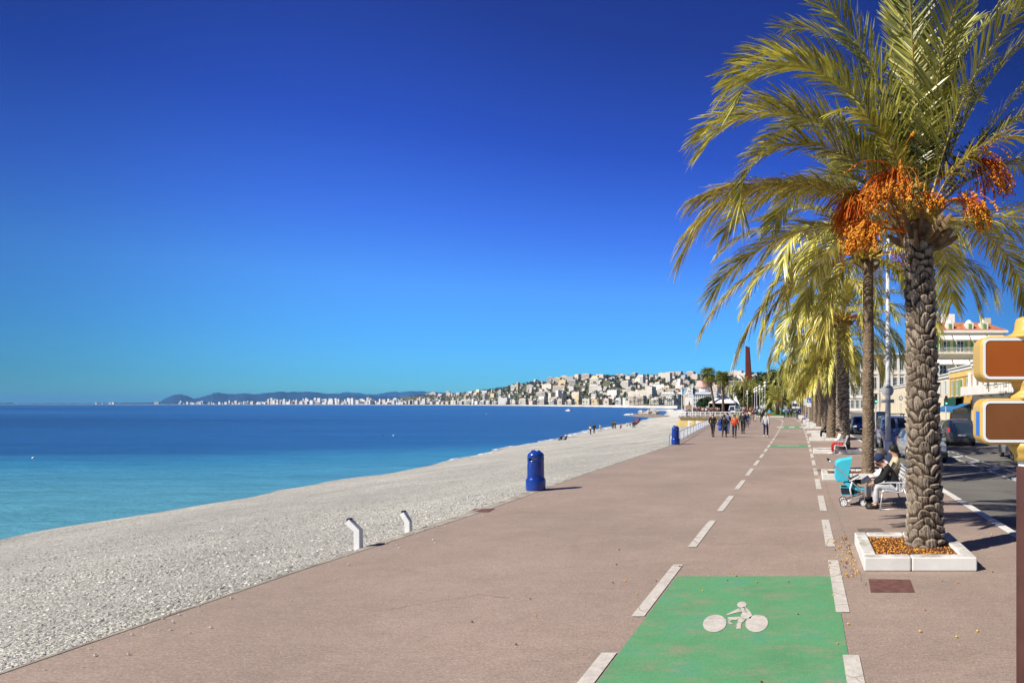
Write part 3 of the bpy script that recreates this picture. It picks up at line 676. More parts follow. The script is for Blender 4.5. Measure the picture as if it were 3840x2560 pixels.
# ---- the row behind
rr=random.Random(77)
def ring_fronds(n,seed,zs=.15,yellow=.25,s=1.0,bias=None,low=True):
    rng=random.Random(seed); out=[]
    for i in range(n):
        t_=i/n; az=i*137.5+rng.uniform(-12,12)
        k=min(6,int(t_*(7 if low else 5.5))); j=rng.randrange(2)
        lm=LEAFD if k<2 else (LEAF2 if rng.random()<yellow else LEAF)
        out.append(dict(az=az,mesh=fmesh(k,j,lm),z=zs,s=s*rng.uniform(.88,1.08)))
    return out
# second palm: slimmer, smoother, taller; long yellow fronds hanging toward the sea
f2=ring_fronds(32,5,s=1.0)+[F1(184,12,-66,6.4,.55,LEAF2,0,.52,76,15,.08,width=.05,p=1.1),F1(178,-5,-74,5.8,.7,LEAF2,0,.5,76,10,.08,width=.055,p=1.1),F1(190,26,-50,5.2,.6,LEAF,0,.5,70,10,.08,width=.045),F1(205,5,-80,5.2,.7,LEAF,0,.5,76,10,.08,width=.05),F1(190,-15,-84,4.8,.8,LEAF2,0,.45,70,8,.1,width=.05),F1(185,35,-15,4.0,.5,LEAFD,0,.42,70,15),F1(8,15,-78,5.2,.7,LEAFD,0,.5,80,10,.1),F1(-2,36,-72,5.2,.6,LEAF,0,.5,80,10,.1),F1(230,25,-85,5.0,.7,LEAF,0,.55,80,10,.1,width=.045)]
PALMS=[(22.8,7.3,.155,.15,'slim smooth-trunked date palm just behind the bench and stroller, second from the near end',BARK2,f2)]
def yfr(n,seed,L=5.2):
    r_=random.Random(seed); out=[]
    for i in range(n): out.append(F1(r_.uniform(150,235),r_.uniform(5,40),r_.uniform(-88,-70),L*r_.uniform(.85,1.1),.7,LEAF2 if i%2 else LEAF,0,.6,70,10,.1,width=.055))
    return out
palm_tree(2.10,22.8,7.3,.185,.16,PALMS[0][4],f2,clusters=[dict(az=190,reach=.8,rise=.2,size=.9,ns=40,nd=6,z=.2),dict(az=350,reach=.8,rise=.2,size=.9,ns=35,nd=6,z=.1)],rh=.075,k=10,amp=.03,res=(48,6),seed=9,bark=BARK2)
planter(.55,2.9,21.9,23.6,'white stone planter at the foot of the slim second palm behind the stroller')
ordn=['third','fourth','fifth','sixth','seventh','eighth','ninth','tenth','eleventh','twelfth']
spec=[(34.5,6.6,.34,.27),(46.1,6.3,.31,.26),(57.6,6.0,.24,.22),(69,5.8,.30,.26),(80.7,5.6,.24,.22),(92.3,5.8,.3,.26),(104,5.4,.28,.25),(115.5,5.6,.28,.25),(127,5.4,.28,.24),(139,5.6,.28,.24)]
desc={'third':'thick dark-trunked date palm with yellow hanging fronds','fourth':'stout date palm with coarse rough trunk','fifth':'narrower date palm with brown trunk','sixth':'stout date palm with dense drooping crown'}
for i,(Y,h,a,c) in enumerate(spec):
    x=2.05+shift(Y); o_=ordn[i]
    lab=f"{desc.get(o_,'date palm with olive drooping fronds')} in a white planter, {o_} from the camera"
    hi=i<3
    fr=ring_fronds(40 if hi else 32,30+i,yellow=.15)
    if hi: fr+=yfr(3,40+i,4.6)
    palm_tree(x,Y,h,a,c,lab,fr,clusters=[dict(az=[150,330,210,260][(i+q_)%4]+q_*60,reach=.8,rise=.25,size=.9,ns=26 if hi else 12,nd=5,z=.15,stalk_r=.03) for q_ in range(3)],rh=.14,k=8,amp=.06,res=(40,5) if hi else (24,4),seed=20+i,bark=BARK if i%2==0 else BARK2,stubs=8)
    planter(x-1.5,x+.9,Y-.85,Y+.75,f'white stone planter at the foot of the {o_} palm along the row')
    if i%2==1 or i>3: planter(x-1.3,x+.9,Y+4.8,Y+6.2,f'empty white stone planter between the {o_} palm and the next one on') if i<6 else None
# ================= the far side of the bay
COAST=[(-300,13000),(0,11500),(600,10000),(1150,7600),(1400,6000),(1700,4200),(1900,2800),(2100,1900),(2350,1250),(2440,1050),(2530,950),(2700,1050),(4700,1050)]
SKYL=[(1500,1488),(1600,1480),(1700,1474),(1760,1470),(1870,1457),(1925,1444),(2020,1431),(2100,1426),(2200,1415),(2300,1412),(2420,1414),(2520,1412),(2640,1414),(2700,1413),(2780,1406),(2900,1402),(3100,1400),(3400,1430),(3800,1480),(4700,1514)]
def Dc(px): return interp(px,COAST)
def ridge(px):
    if px<1500: return None
    return interp(px,SKYL)
def RD(px): return Dc(px)*1.0+ (1500 if px<2300 else 1500)
def terr(px,u):
    """ground height and distance on the far hill; u 0 at the water, 1 at the ridge"""
    Y=lerp(Dc(px),RD(px),u); hr=CAMZ+(HY-ridge(px))*RD(px)/F
    s=max(0,(u-.14)/.86); hh=lerp(1.0,hr,(3*s*s-2*s**3)*.55+s*.45)
    hh+=(math.sin(px*.021+u*6)*.5+math.sin(px*.053-u*11)*.3)*hr*.06*min(1,u*4)*(1-u**6)
    return Y,(SEAZ+.2 if u<=0 else max(-.3,hh))
hillm=mat('hill_scrub',(.07,.085,.03),.95,.4,.012,(.16,.15,.07))
cols=list(range(1500,3400,25))+list(range(3400,4700,100)); us=[0,.02,.05,.1,.16]+[.16+.84*i/22 for i in range(1,23)]+[1.15,1.5]
P=[]
for u in us:
    row=[]
    for px in cols:
        if u<=1: Y,z=terr(px,u)
        else: Y,z=terr(px,1); Y+=(u-1)*1500; z=z*(1-(u-1)*.9)
        row.append(Vector(((px-VX)*Y/F,Y,z)))
    P.append(row)
struct(link('hillside',grid_mesh('hillside',P))).data.materials.append(hillm)
# pale shingle rim of the bay
rim=mat('far_shingle',(.50,.48,.43),.9,.15,.02,(.62,.6,.55))
P=[]
for px in list(range(-300,1500,100))+list(range(1500,2541,20)):
    Y=Dc(px); w_=max(14,Y*.012); d=Vector(((px-VX)/F,1)).normalized()
    P.append([Vector(((px-VX)*Y/F,Y,SEAZ+.05))-Vector((d.x,d.y,0))*w_,Vector(((px-VX)*Y/F,Y,-.5)),Vector(((px-VX)*(Y*1.012)/F,Y*1.012,.6))])
struct(link('far_beach',grid_mesh('far_beach',P))).data.materials.append(rim)
# low shore and mountain ranges to the west
def range_mesh(name,tab,Y0,depth,m_,seed,rough=.02):
    rng=random.Random(seed); pxs=np.arange(tab[0][0],tab[-1][0]+1,8); P=[]
    base=[];top=[];back=[];mid=[]
    for i,px in enumerate(pxs):
        y=interp(px,tab)+math.sin(px*.13)*.7+math.sin(px*.31+2)*.6+rng.uniform(-.5,.5); Yr=Y0+depth*.6; y+=rng.gauss(0,.7) if y<1500 else 0; h=CAMZ+(HY-y)*Yr/F
        X=lambda Y_: (px-VX)*Y_/F
        base.append(Vector((X(Y0),Y0,-3.4))); mid.append(Vector((X(Y0+depth*.3),Y0+depth*.3,h*(.42+.15*math.sin(px*.05)))))
        top.append(Vector((X(Yr),Yr,max(1,h)))); back.append(Vector((X(Y0+depth),Y0+depth,-3.4)))
    o=struct(link(name,grid_mesh(name,[base,mid,top,back]))); o.data.materials.append(m_); return o
mount=mat('mountain_haze_blue',(.006,.035,.11),.95,.3,.0009,(.012,.05,.13))  # blue of the distant air is put into the base colour
mount2=mat('mountain_far_haze',(.012,.07,.19),.95,.2,.0009)  # farther range: still more of the air's blue in its colour
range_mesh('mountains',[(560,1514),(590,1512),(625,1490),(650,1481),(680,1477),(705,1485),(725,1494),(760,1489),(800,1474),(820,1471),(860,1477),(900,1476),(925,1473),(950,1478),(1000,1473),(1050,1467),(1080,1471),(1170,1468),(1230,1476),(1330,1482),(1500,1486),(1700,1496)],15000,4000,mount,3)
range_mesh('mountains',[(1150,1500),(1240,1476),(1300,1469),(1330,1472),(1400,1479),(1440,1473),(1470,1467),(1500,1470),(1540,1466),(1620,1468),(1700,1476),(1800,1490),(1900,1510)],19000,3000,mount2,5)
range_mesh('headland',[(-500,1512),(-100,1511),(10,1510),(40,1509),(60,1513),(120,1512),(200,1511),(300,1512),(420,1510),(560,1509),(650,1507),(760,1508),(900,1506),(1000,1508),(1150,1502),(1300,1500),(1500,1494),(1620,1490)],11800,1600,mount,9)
# ---- buildings of the bay
def facade_mat(name,wall,win,sh=3.1,sw=3.4,fill=.55,wf=.55,slab=True):
    """far facade: storeys of dark openings between pale floor bands, as a pattern of the wall"""
    m,t,b,co=sheet_nodes(name,.8); v=co.outputs['Object']
    s_=t.nodes.new('ShaderNodeSeparateXYZ'); t.links.new(v,s_.inputs[0])
    gn=t.nodes.new('ShaderNodeNewGeometry'); n_=t.nodes.new('ShaderNodeSeparateXYZ'); t.links.new(gn.outputs['Normal'],n_.inputs[0])
    hz_=tmath(t,'ADD',s_.outputs[0],s_.outputs[1])
    fz=tmath(t,'FRACT',tmath(t,'DIVIDE',s_.outputs[2],sh)); fx=tmath(t,'FRACT',tmath(t,'DIVIDE',hz_,sw))
    a=tmath(t,'MULTIPLY',tmath(t,'GREATER_THAN',fz,.30),tmath(t,'LESS_THAN',fz,.30+fill))
    a=tmath(t,'MULTIPLY',a,tmath(t,'LESS_THAN',fx,wf))
    a=tmath(t,'MULTIPLY',a,tmath(t,'LESS_THAN',tmath(t,'ABSOLUTE',n_.outputs[2]),.5))
    oi=t.nodes.new('ShaderNodeObjectInfo')
    tint=tramp(t,oi.outputs['Random'],[(0,tuple(x*.86 for x in wall)),(.5,wall),(1,(min(1,wall[0]*1.08),min(1,wall[1]*1.05),wall[2]*.95))])
    c=tmix(t,tint,win,tmath(t,'MULTIPLY',a,.85)); t.links.new(c,b.inputs['Base Color']); return m
FM=[facade_mat('facade_cream',(.80,.74,.62),(.25,.24,.24)),facade_mat('facade_white',(.86,.84,.79),(.30,.31,.33),3.1,4.2,.42,.8),facade_mat('facade_pink',(.78,.66,.57),(.26,.22,.20)),
    facade_mat('facade_ochre',(.78,.62,.38),(.24,.19,.13)),facade_mat('facade_grey',(.62,.59,.55),(.2,.2,.21),3,5,.5,.85)]
ROOF=mat('tile_roof_far',(.42,.20,.12),.85,.2,.4,(.5,.27,.17)); FLATR=mat('flat_roof_far',(.5,.48,.44),.9,.15,.3)
# rows above each other: penthouse, balconies
BM=[]
def bmesh_building(w_,d_,h_,kind,fm):
    mb=MB().use(fm)
    if kind==0:      # block with set back top storeys
        mb.box((-w_/2,-d_/2,-12),(w_/2,d_/2,h_-3)); mb.box((-w_/2+2,-d_/2+2,h_-3),(w_/2-2,d_/2-2,h_)); mb.use(FLATR); mb.box((-w_*.1,-2,h_),(w_*.12,2,h_+2.2))
        for i in range(int(h_/3.1)-1): mb.use(FLATR); mb.box((-w_/2+1,-d_/2-1.1,3.1*(i+1)),(w_/2-1,-d_/2,3.1*(i+1)+.35))
    elif kind==1:    # hipped tile roof villa
        mb.box((-w_/2,-d_/2,-10),(w_/2,d_/2,h_)); mb.use(ROOF)
        n=len(mb.v); mb.add([(-w_/2-.6,-d_/2-.6,h_),(w_/2+.6,-d_/2-.6,h_),(w_/2+.6,d_/2+.6,h_),(-w_/2-.6,d_/2+.6,h_),(-w_/4,0,h_+2.6),(w_/4,0,h_+2.6)],[(0,1,5,4),(1,2,5),(2,3,4,5),(3,0,4)])
    elif kind==2:    # stepped terraces
        for i in range(3): mb.box((-w_/2+i*1.5,-d_/2+i*d_*.22,-10 if i==0 else h_*(i)/3),(w_/2-i*1.5,d_/2,h_*(i+1)/3-(.0)))
    else:            # slab with two towers on the roof
        mb.box((-w_/2,-d_/2,-12),(w_/2,d_/2,h_)); mb.use(FLATR); mb.box((-w_*.35,-2,h_),(-w_*.2,2,h_+2.5)); mb.box((w_*.2,-2,h_),(w_*.3,2,h_+2.5))
    return mb.mesh('building')
rb=random.Random(12)
LIB={}
def lib(kind,fi,size):
    k=(kind,fi,size)
    if k not in LIB:
        w_,d_,h_={'s':(13,11,8.5),'m':(24,14,18),'l':(44,16,25),'t':(20,15,38),'v':(10,9,6.5),'xl':(78,22,32)}[size]
        LIB[k]=bmesh_building(w_,d_,h_,kind,FM[fi])
    return LIB[k]
cn=['cream','white','pinkish','ochre','grey']; kn={'s':'small house','m':'apartment block','l':'long apartment block','t':'apartment tower','v':'small villa','xl':'very long terraced apartment block'}
def put(px,Y,z,kind,fi,size,zone,rz=None,sc_=1):
    o=link('building' if size not in 'sv' else 'house',lib(kind,fi,size)); o.location=((px-VX)*Y/F,Y,z); sc_*=.74 if px>2250 else .88; o.scale=(sc_,sc_,sc_*rb.uniform(.85,1.15))
    face=-math.atan2((px-VX),F); o.rotation_euler=(0,0,rb.uniform(-.95,-.15) if rz is None else rz)
    tag(o,f'{cn[fi]} {kn[size]} {zone}','house' if size in 'sv' else 'building',f'{cn[fi]} {kn[size]}s {zone}'.replace('houses','houses')); return o
nb=0
# sea front row
px=1655.0
while px<2560:
    Y=Dc(px)*1.012+28; k=rb.random(); size='m' if k<.62 else ('l' if k<.85 else 't'); wpx={'m':24,'l':44,'t':20}[size]*F/Y
    fi=rb.choice([0,0,1,1,1,2,3]) ; s_=1.0 if px>1900 else 1.25
    hcap=.72 if size=='t' else 1
    put(px+wpx/2,Y,.3,rb.choice([0,3]),fi,size,'on the sea front across the bay',rz=rb.uniform(-.6,-.3),sc_=s_*hcap); px+=wpx*s_*rb.uniform(.95,1.15); nb+=1
# hillside
spots=[]
tries=0
while len(spots)<228 and tries<6000:
    tries+=1; px=rb.uniform(1560,2830); u=.10+.90*rb.random()**.85; Y,z=terr(px,u)
    py=HY-(z-CAMZ)*F/Y
    ok=all(abs(px-a)>7*(1 if abs(py-b_)<5 else .0) for a,b_ in spots)
    g=math.sin(px*.017+u*4)+math.sin(px*.045+u*9+1)          # green belts stay free
    if g<-.75 and u>.3: continue
    if not ok: continue
    spots.append((px,py))
    if u<.45: size=rb.choice('mmlts'); kind=rb.choice([0,3])
    elif u<.9: size=rb.choice('mllvvst'); kind=rb.choice([0,2,3])
    else: size=rb.choice('vvsml'); kind=0
    if size in 'sv': kind=1
    if size=='t' and u>.7: size='l'
    fi=rb.choice([0,0,1,1,2,2,4,3] if u>.3 else [0,1,1,2,0])
    put(px,Y-6,z-1.0,kind,fi,size,('on the lower slope across the bay' if u<.45 else 'high on the wooded hill across the bay'),sc_=1.0)
# the big slabs and terraces that stand out
for px,py,size,kind,fi in ((2235,1440,'xl',0,0),(2055,1462,'xl',3,0),(2100,1466,'xl',0,2),(2410,1432,'xl',2,4),(2540,1414,'xl',2,4),(2350,1452,'xl',0,0),(2470,1470,'xl',3,1),(1935,1458,'xl',0,0)):
    best=min((abs(HY-(terr(px,u)[1]-CAMZ)*F/terr(px,u)[0]-py),u) for u in np.linspace(.1,1,60))[1]; Y,z=terr(px,best)
    put(px,Y,z-2,kind,fi,size,'standing out among the smaller blocks on the hill',sc_=.85)
# thin line of buildings far along the shore to the west
for i in range(62):
    px=rb.uniform(330,1650) if i%3 else rb.uniform(1200,1650); Y=Dc(px)*1.02+rb.uniform(40,500); fi=rb.choice([0,1,1,4])
    put(px,Y,rb.uniform(0,10),rb.choice([0,3]),fi,rb.choice('mmls' if px<1150 else 'mllt'),'on the distant low shore west of the bay',rz=rb.uniform(-.3,.3),sc_=1.5 if px<1150 else 1.1)
mb=MB(); r3=random.Random(99)
for i in range(330):
    px=r3.uniform(1600,2840); u=.15+.85*r3.random(); Y,z=terr(px,u); x=(px-VX)*Y/F; w_=r3.uniform(4,9); d_=r3.uniform(4,6); h_=r3.uniform(5,10); z=z-1
    mb.use(FM[r3.choice([0,1,1,2,0])]); a=r3.uniform(-.9,-.1); mb.box((x-w_,Y-d_-8,z),(x+w_,Y+d_-8,z+h_),a,(x,Y-8,0)); mb.use(ROOF if r3.random()<.5 else FLATR); mb.box((x-w_*1.05,Y-d_*1.05-8,z+h_),(x+w_*1.05,Y+d_*1.05-8,z+h_+.8),a,(x,Y-8,0))
stuff(mb.build('hillside_houses'),'countless small pale houses packed between the larger blocks across the bay','houses')
mb=MB()
for i in range(420):
    px=r3.triangular(620,1700,1500); Y=Dc(px)*1.015+r3.uniform(20,900); x=(px-VX)*Y/F; k=Y/6000; w_=r3.uniform(6,16)*k; h_=r3.uniform(9,24)*k; z=0+(r3.random()**2)*40*k*(1 if px>1000 else .3)
    mb.use(FM[r3.choice([0,1,1,2,1])]); mb.box((x-w_,Y-10,-1),(x+w_,Y+10,z+h_),r3.uniform(-.6,-.1),(x,Y,0))
stuff(mb.build('shore_houses'),'tiny pale buildings crowded along the low shore to the west','houses')
# greenery on the hill and palms along the sea front
def clumps(name,pts,m_,seed,leaf):
    rng=np.random.RandomState(seed); V=[];Fc=[]
    for (p,r,hh,n) in pts:
        for k in range(n):
            d=rng.randn(3); d/=np.linalg.norm(d)+1e-6; c=np.array(p)+d*np.array([r,r,hh])*rng.rand()**.4; 
            a=rng.randn(3); a/=np.linalg.norm(a); b_=np.cross(a,rng.randn(3)); b_/=np.linalg.norm(b_)+1e-6; s=leaf*rng.uniform(.6,1.3)
            i=len(V); V+=[tuple(c-a*s),tuple(c+b_*s*.8),tuple(c+a*s),tuple(c-b_*s*.8)]; Fc.append((i,i+1,i+2,i+3))
    me=bpy.data.meshes.new(name); me.from_pydata(V,[],Fc); me.materials.append(m_); return me
HG=mat('hill_tree_leaf',(.020,.036,.022),.8,.3,.02,(.045,.07,.035),island=.5)
pts=[];rg=random.Random(4)
while len(pts)<1300:
    px=rg.uniform(1540,2860); u=rg.uniform(.12,1.02); g=math.sin(px*.017+u*4)+math.sin(px*.045+u*9+1)
    if g>-.1 and rg.random()>.33: continue
    if u>1: u=1.0
    Y,z=terr(px,u); r=rg.uniform(4,11); 
    if u>.93 and rg.random()<.5: r*=.7
    pts.append((((px-VX)*Y/F+rg.uniform(-5,5),Y-rg.uniform(0,10),z+r*.5),r,r*.75,22))
stuff(link('hillside_trees',clumps('hillside_trees',pts,HG,4,2.6)),'dark green trees covering the hill across the bay','trees')
# sea front palms across the bay
PL=mat('far_palm_leaf',(.05,.06,.018),.7,.3,.3,(.10,.10,.03),island=.3)
def tiny_palm(h,r,seed):
    rng=random.Random(seed); mb=MB().use(BARK2); mb.tube([(0,0,0),(.2,0,h)],[.35,.28],5,False); mb.use(PL)
    for i in range(22):
        a=rng.uniform(0,2*PI); e=rng.uniform(-.6,1.2); d=Vector((math.cos(a)*math.cos(e),math.sin(a)*math.cos(e),math.sin(e))); p0=Vector((.2,0,h)); p1=p0+d*r*.6+Vector((0,0,.3)); p2=p0+d*r+Vector((0,0,-r*.45)); s_=Vector((-math.sin(a),math.cos(a),0))*.45
        mb.add([p0,p1-s_,p2,p1+s_],[(0,1,2,3)])
    return mb.mesh('palm')
TP=[tiny_palm(9,3.6,1),tiny_palm(11,3.4,2),tiny_palm(7,4,3)]
for i in range(88):
    px=1700+860*(i+rb.uniform(-.4,.4))/88; 
    if rb.random()<(.45 if px<2150 else .05): continue
    Y=Dc(px)*1.008+12; o=link('palm',TP[i%3]); o.location=((px-VX)*Y/F,Y,.2); s_=rb.uniform(.9,1.4)*(1.25 if px<2150 else 1); o.scale=(s_,s_,s_)
    tag(o,'small dark palm in the line along the sea front across the bay','palm tree','palms along the sea front across the bay')
# thin pale quay wall below the far promenade handled by the shingle; pier and rocks in the near corner of the bay
wp=mat('painted_white',(.78,.77,.74),.5,.06,3)
T=thing('pier','white pier on dark legs standing in the corner of the bay','pier',D(2481,1540,560))
mb=MB().use(wp); mb.box((-9,-1.5,0),(10,1.5,.5)); mb.box((-9,-1.6,.5),(10,-1.45,1.3)); mb.box((-9,-1,1.3),(-5,1,1.7)); mb.build('deck',T)
dk=mat('dark_steel',(.04,.04,.045),.6,.2,3)
for i in range(5): MB().use(dk).box((-8+i*4,-.3,-3.4),(-7.4+i*4,.3,0)).build('leg',T)
rk=mat('breakwater_rock',(.42,.38,.31),.9,.3,.8,(.58,.53,.45)); rg=random.Random(9); mb=MB().use(rk)
for i in range(46):
    c=D(rg.uniform(2400,2466),1555,rg.uniform(392,430)); c.z=SEAZ+rg.uniform(0,1.7)*(1-abs((i/46)-.6)); r=rg.uniform(.7,1.9)
    vs=[(c.x+r*math.cos(a)*rg.uniform(.7,1.2),c.y+r*math.sin(a)*rg.uniform(.7,1.2),c.z+z_) for z_ in (-.8,.5) for a in np.linspace(0,2*PI,6)[:-1]]
    mb.add(vs+[(c.x,c.y,c.z+r*.8)],[(i_,(i_+1)%5,(i_+1)%5+5,i_+5) for i_ in range(5)]+[(5+i_,5+(i_+1)%5,10) for i_ in range(5)])
stuff(mb.build('breakwater_rocks'),'heap of pale rocks at the end of the shingle spit','rocks')
sp=mat('spit_shingle',(.26,.22,.17),.9,.2,.4)
mb=MB().use(sp); A=[D(2330,1560,380),D(2400,1556,392),D(2470,1556,392),D(2530,1560,330),D(2520,1560,300),D(2440,1566,305),D(2380,1566,330)]
for p in A: p.z=SEAZ+.02
c=sum((p for p in A),Vector())/7; c.z=SEAZ+.9; B=[p.lerp(c,.5)+Vector((0,0,.3)) for p in A]
mb.add(A+B+[c],[(i,(i+1)%7,(i+1)%7+7,i+7) for i in range(7)]+[(7+i,7+(i+1)%7,14) for i in range(7)]); struct(mb.build('spit'))
fo=mat('wave_foam',(.85,.87,.88),.9,.05,3); mb=MB().use(fo); rg=random.Random(2)
for i in range(26):
    p=D(rg.uniform(2344,2374),1558,rg.uniform(362,372)); p.z=SEAZ+rg.uniform(0,.5); mb.ball(p,rg.uniform(.4,.9),6,4,(1,1,.6))
struct(mb.build('breaking_wave'))
# haze over the bay
hm=bpy.data.materials.new('haze'); hm.use_nodes=True; t=hm.node_tree; t.nodes.clear(); o_=t.nodes.new('ShaderNodeOutputMaterial'); pvn=t.nodes.new('ShaderNodeVolumePrincipled')
pvn.inputs['Color'].default_value=(.17,.52,1.0,1); pvn.inputs['Density'].default_value=2.2e-5; pvn.inputs['Anisotropy'].default_value=.0
t.links.new(pvn.outputs[0],o_.inputs['Volume'])
mb=MB().use(hm); mb.box((-46000,-400,-9),(6000,41000,420)); hz_o=mb.build('haze'); stuff(hz_o)
# ================= people
SKIN=mat('skin',(.50,.30,.21),.55,.08,6); SKIN_D=mat('skin_tan',(.33,.18,.11),.55,.08,6)
def cloth(name,c,rough=.85): return mat('cloth_'+name,c,rough,.18,5,bump=.15,bscale=9)
CL={n:cloth(n,c) for n,c in dict(black=(.012,.012,.014),charcoal=(.035,.035,.038),grey=(.16,.16,.165),lightgrey=(.46,.46,.47),white=(.72,.71,.68),navy=(.016,.025,.075),blue=(.025,.07,.32),sky=(.06,.36,.58),
  orange=(.75,.075,.01),red=(.45,.02,.02),brown=(.12,.07,.035),tan=(.36,.25,.14),beige=(.58,.47,.30),green=(.03,.12,.05),olive=(.10,.10,.04),pink=(.55,.06,.18),denim=(.05,.09,.19),maroon=(.20,.02,.03),purple=(.12,.05,.16)).items()}
HAIR={n:mat('hair_'+n,c,.6,.4,14,bump=.5,bscale=30) for n,c in dict(dark=(.015,.012,.01),brown=(.06,.03,.015),grey=(.30,.29,.28),blond=(.38,.25,.10),curly=(.11,.085,.065)).items()}
SHOE=mat('shoe_black',(.015,.014,.013),.5,.2,8); SHOEW=mat('shoe_white',(.65,.64,.62),.6,.1,8)
def skin_mesh(name,V,E,level=1,mt=None):
    """grow one continuous surface over joints: V name -> (co, radius), first one the root"""
    ks=list(V); me=bpy.data.meshes.new('tmp'); me.from_pydata([tuple(V[k][0]) for k in ks],[(ks.index(a),ks.index(b)) for a,b in E],[])
    o=bpy.data.objects.new('tmp',me); col.objects.link(o)
    sk=o.modifiers.new('s','SKIN'); sk.use_smooth_shade=True; sk.branch_smoothing=.2
    if level: ss=o.modifiers.new('u','SUBSURF'); ss.levels=level; ss.render_levels=level
    lay=me.skin_vertices[0].data
    for i,k in enumerate(ks):
        r=V[k][1]; lay[i].radius=(r,r) if not isinstance(r,tuple) else r
        lay[i].use_root=(i==0)
    bpy.context.view_layer.update()
    dg=bpy.context.evaluated_depsgraph_get(); m2=bpy.data.meshes.new_from_object(o.evaluated_get(dg)); m2.name=name
    bpy.data.objects.remove(o); bpy.data.meshes.remove(me)
    m2.materials.clear(); m2.materials.append(mt); m2.shade_smooth(); return m2
def V3(*a): return Vector(a)
def pose(kind,ph=0,h=1.74,lean=0,arms='swing',sx=1):
    """joints of a person facing -Y with the feet on z=0"""
    k=h/1.74; J={}
    if kind in('walk','stand','run'):
        st={'walk':.26,'stand':.03,'run':.42}[kind]; s=1 if ph==0 else -1
        J['pelvis']=V3(0,0,.93)
        for sd,nm in ((1,'l'),(-1,'r')):
            f=st*s*sd
            J['hip_'+nm]=V3(.095*sd,0,.90); J['ankle_'+nm]=V3(.10*sd,-f,.085+(.06 if f<0 and kind!='stand' else 0)+(.25 if kind=='run' and f<0 else 0))
            J['knee_'+nm]=V3(.10*sd,-f*.45-.05-(.05 if f>0 else .0),.49)
            J['toe_'+nm]=J['ankle_'+nm]+V3(.015*sd,-.17,-.05)
            J['sh_'+nm]=V3(.185*sd,.01,1.42)
            a=-f*.9
            if arms=='swing':
                J['el_'+nm]=V3(.235*sd,-a*.35+.03,1.14); J['wr_'+nm]=V3(.235*sd,-a*.9-.06,.90)
            elif arms=='bent':
                J['el_'+nm]=V3(.235*sd,.05,1.14); J['wr_'+nm]=V3(.14*sd,-.2,1.16)
            elif arms=='pocket':
                J['el_'+nm]=V3(.27*sd,.07,1.15); J['wr_'+nm]=V3(.19*sd,-.04,.95)
        J['waist']=V3(0,0,1.05); J['chest']=V3(0,-.01-lean,1.30); J['neck']=V3(0,-.01-lean*1.3,1.49); J['head']=V3(0,-.03-lean*1.5,1.62); J['top']=V3(0,-.01-lean*1.5,1.68)
    elif kind=='sit':
        J['pelvis']=V3(0,0,.52)
        for sd,nm in ((1,'l'),(-1,'r')):
            J['hip_'+nm]=V3(.10*sd,-.02,.51); J['knee_'+nm]=V3(.12*sd,-.44,.53); J['ankle_'+nm]=V3(.12*sd,-.44-.04*ph,.10); J['toe_'+nm]=V3(.13*sd,-.61,.045)
            J['sh_'+nm]=V3(.185*sd,.06-lean,1.02-lean*.25); J['el_'+nm]=V3(.235*sd,-.05-lean*.7,.78); J['wr_'+nm]=V3(.12*sd,-.30-lean*.35,.68)
        J['waist']=V3(0,.02-lean*.2,.66); J['chest']=V3(0,.05-lean*.8,.90-lean*.12); J['neck']=V3(0,.04-lean*1.2,1.10-lean*.3); J['head']=V3(0,-.03-lean*1.5,1.22-lean*.42); J['top']=V3(0,-.02-lean*1.55,1.28-lean*.42)
    return {a:b*k for a,b in J.items()},k
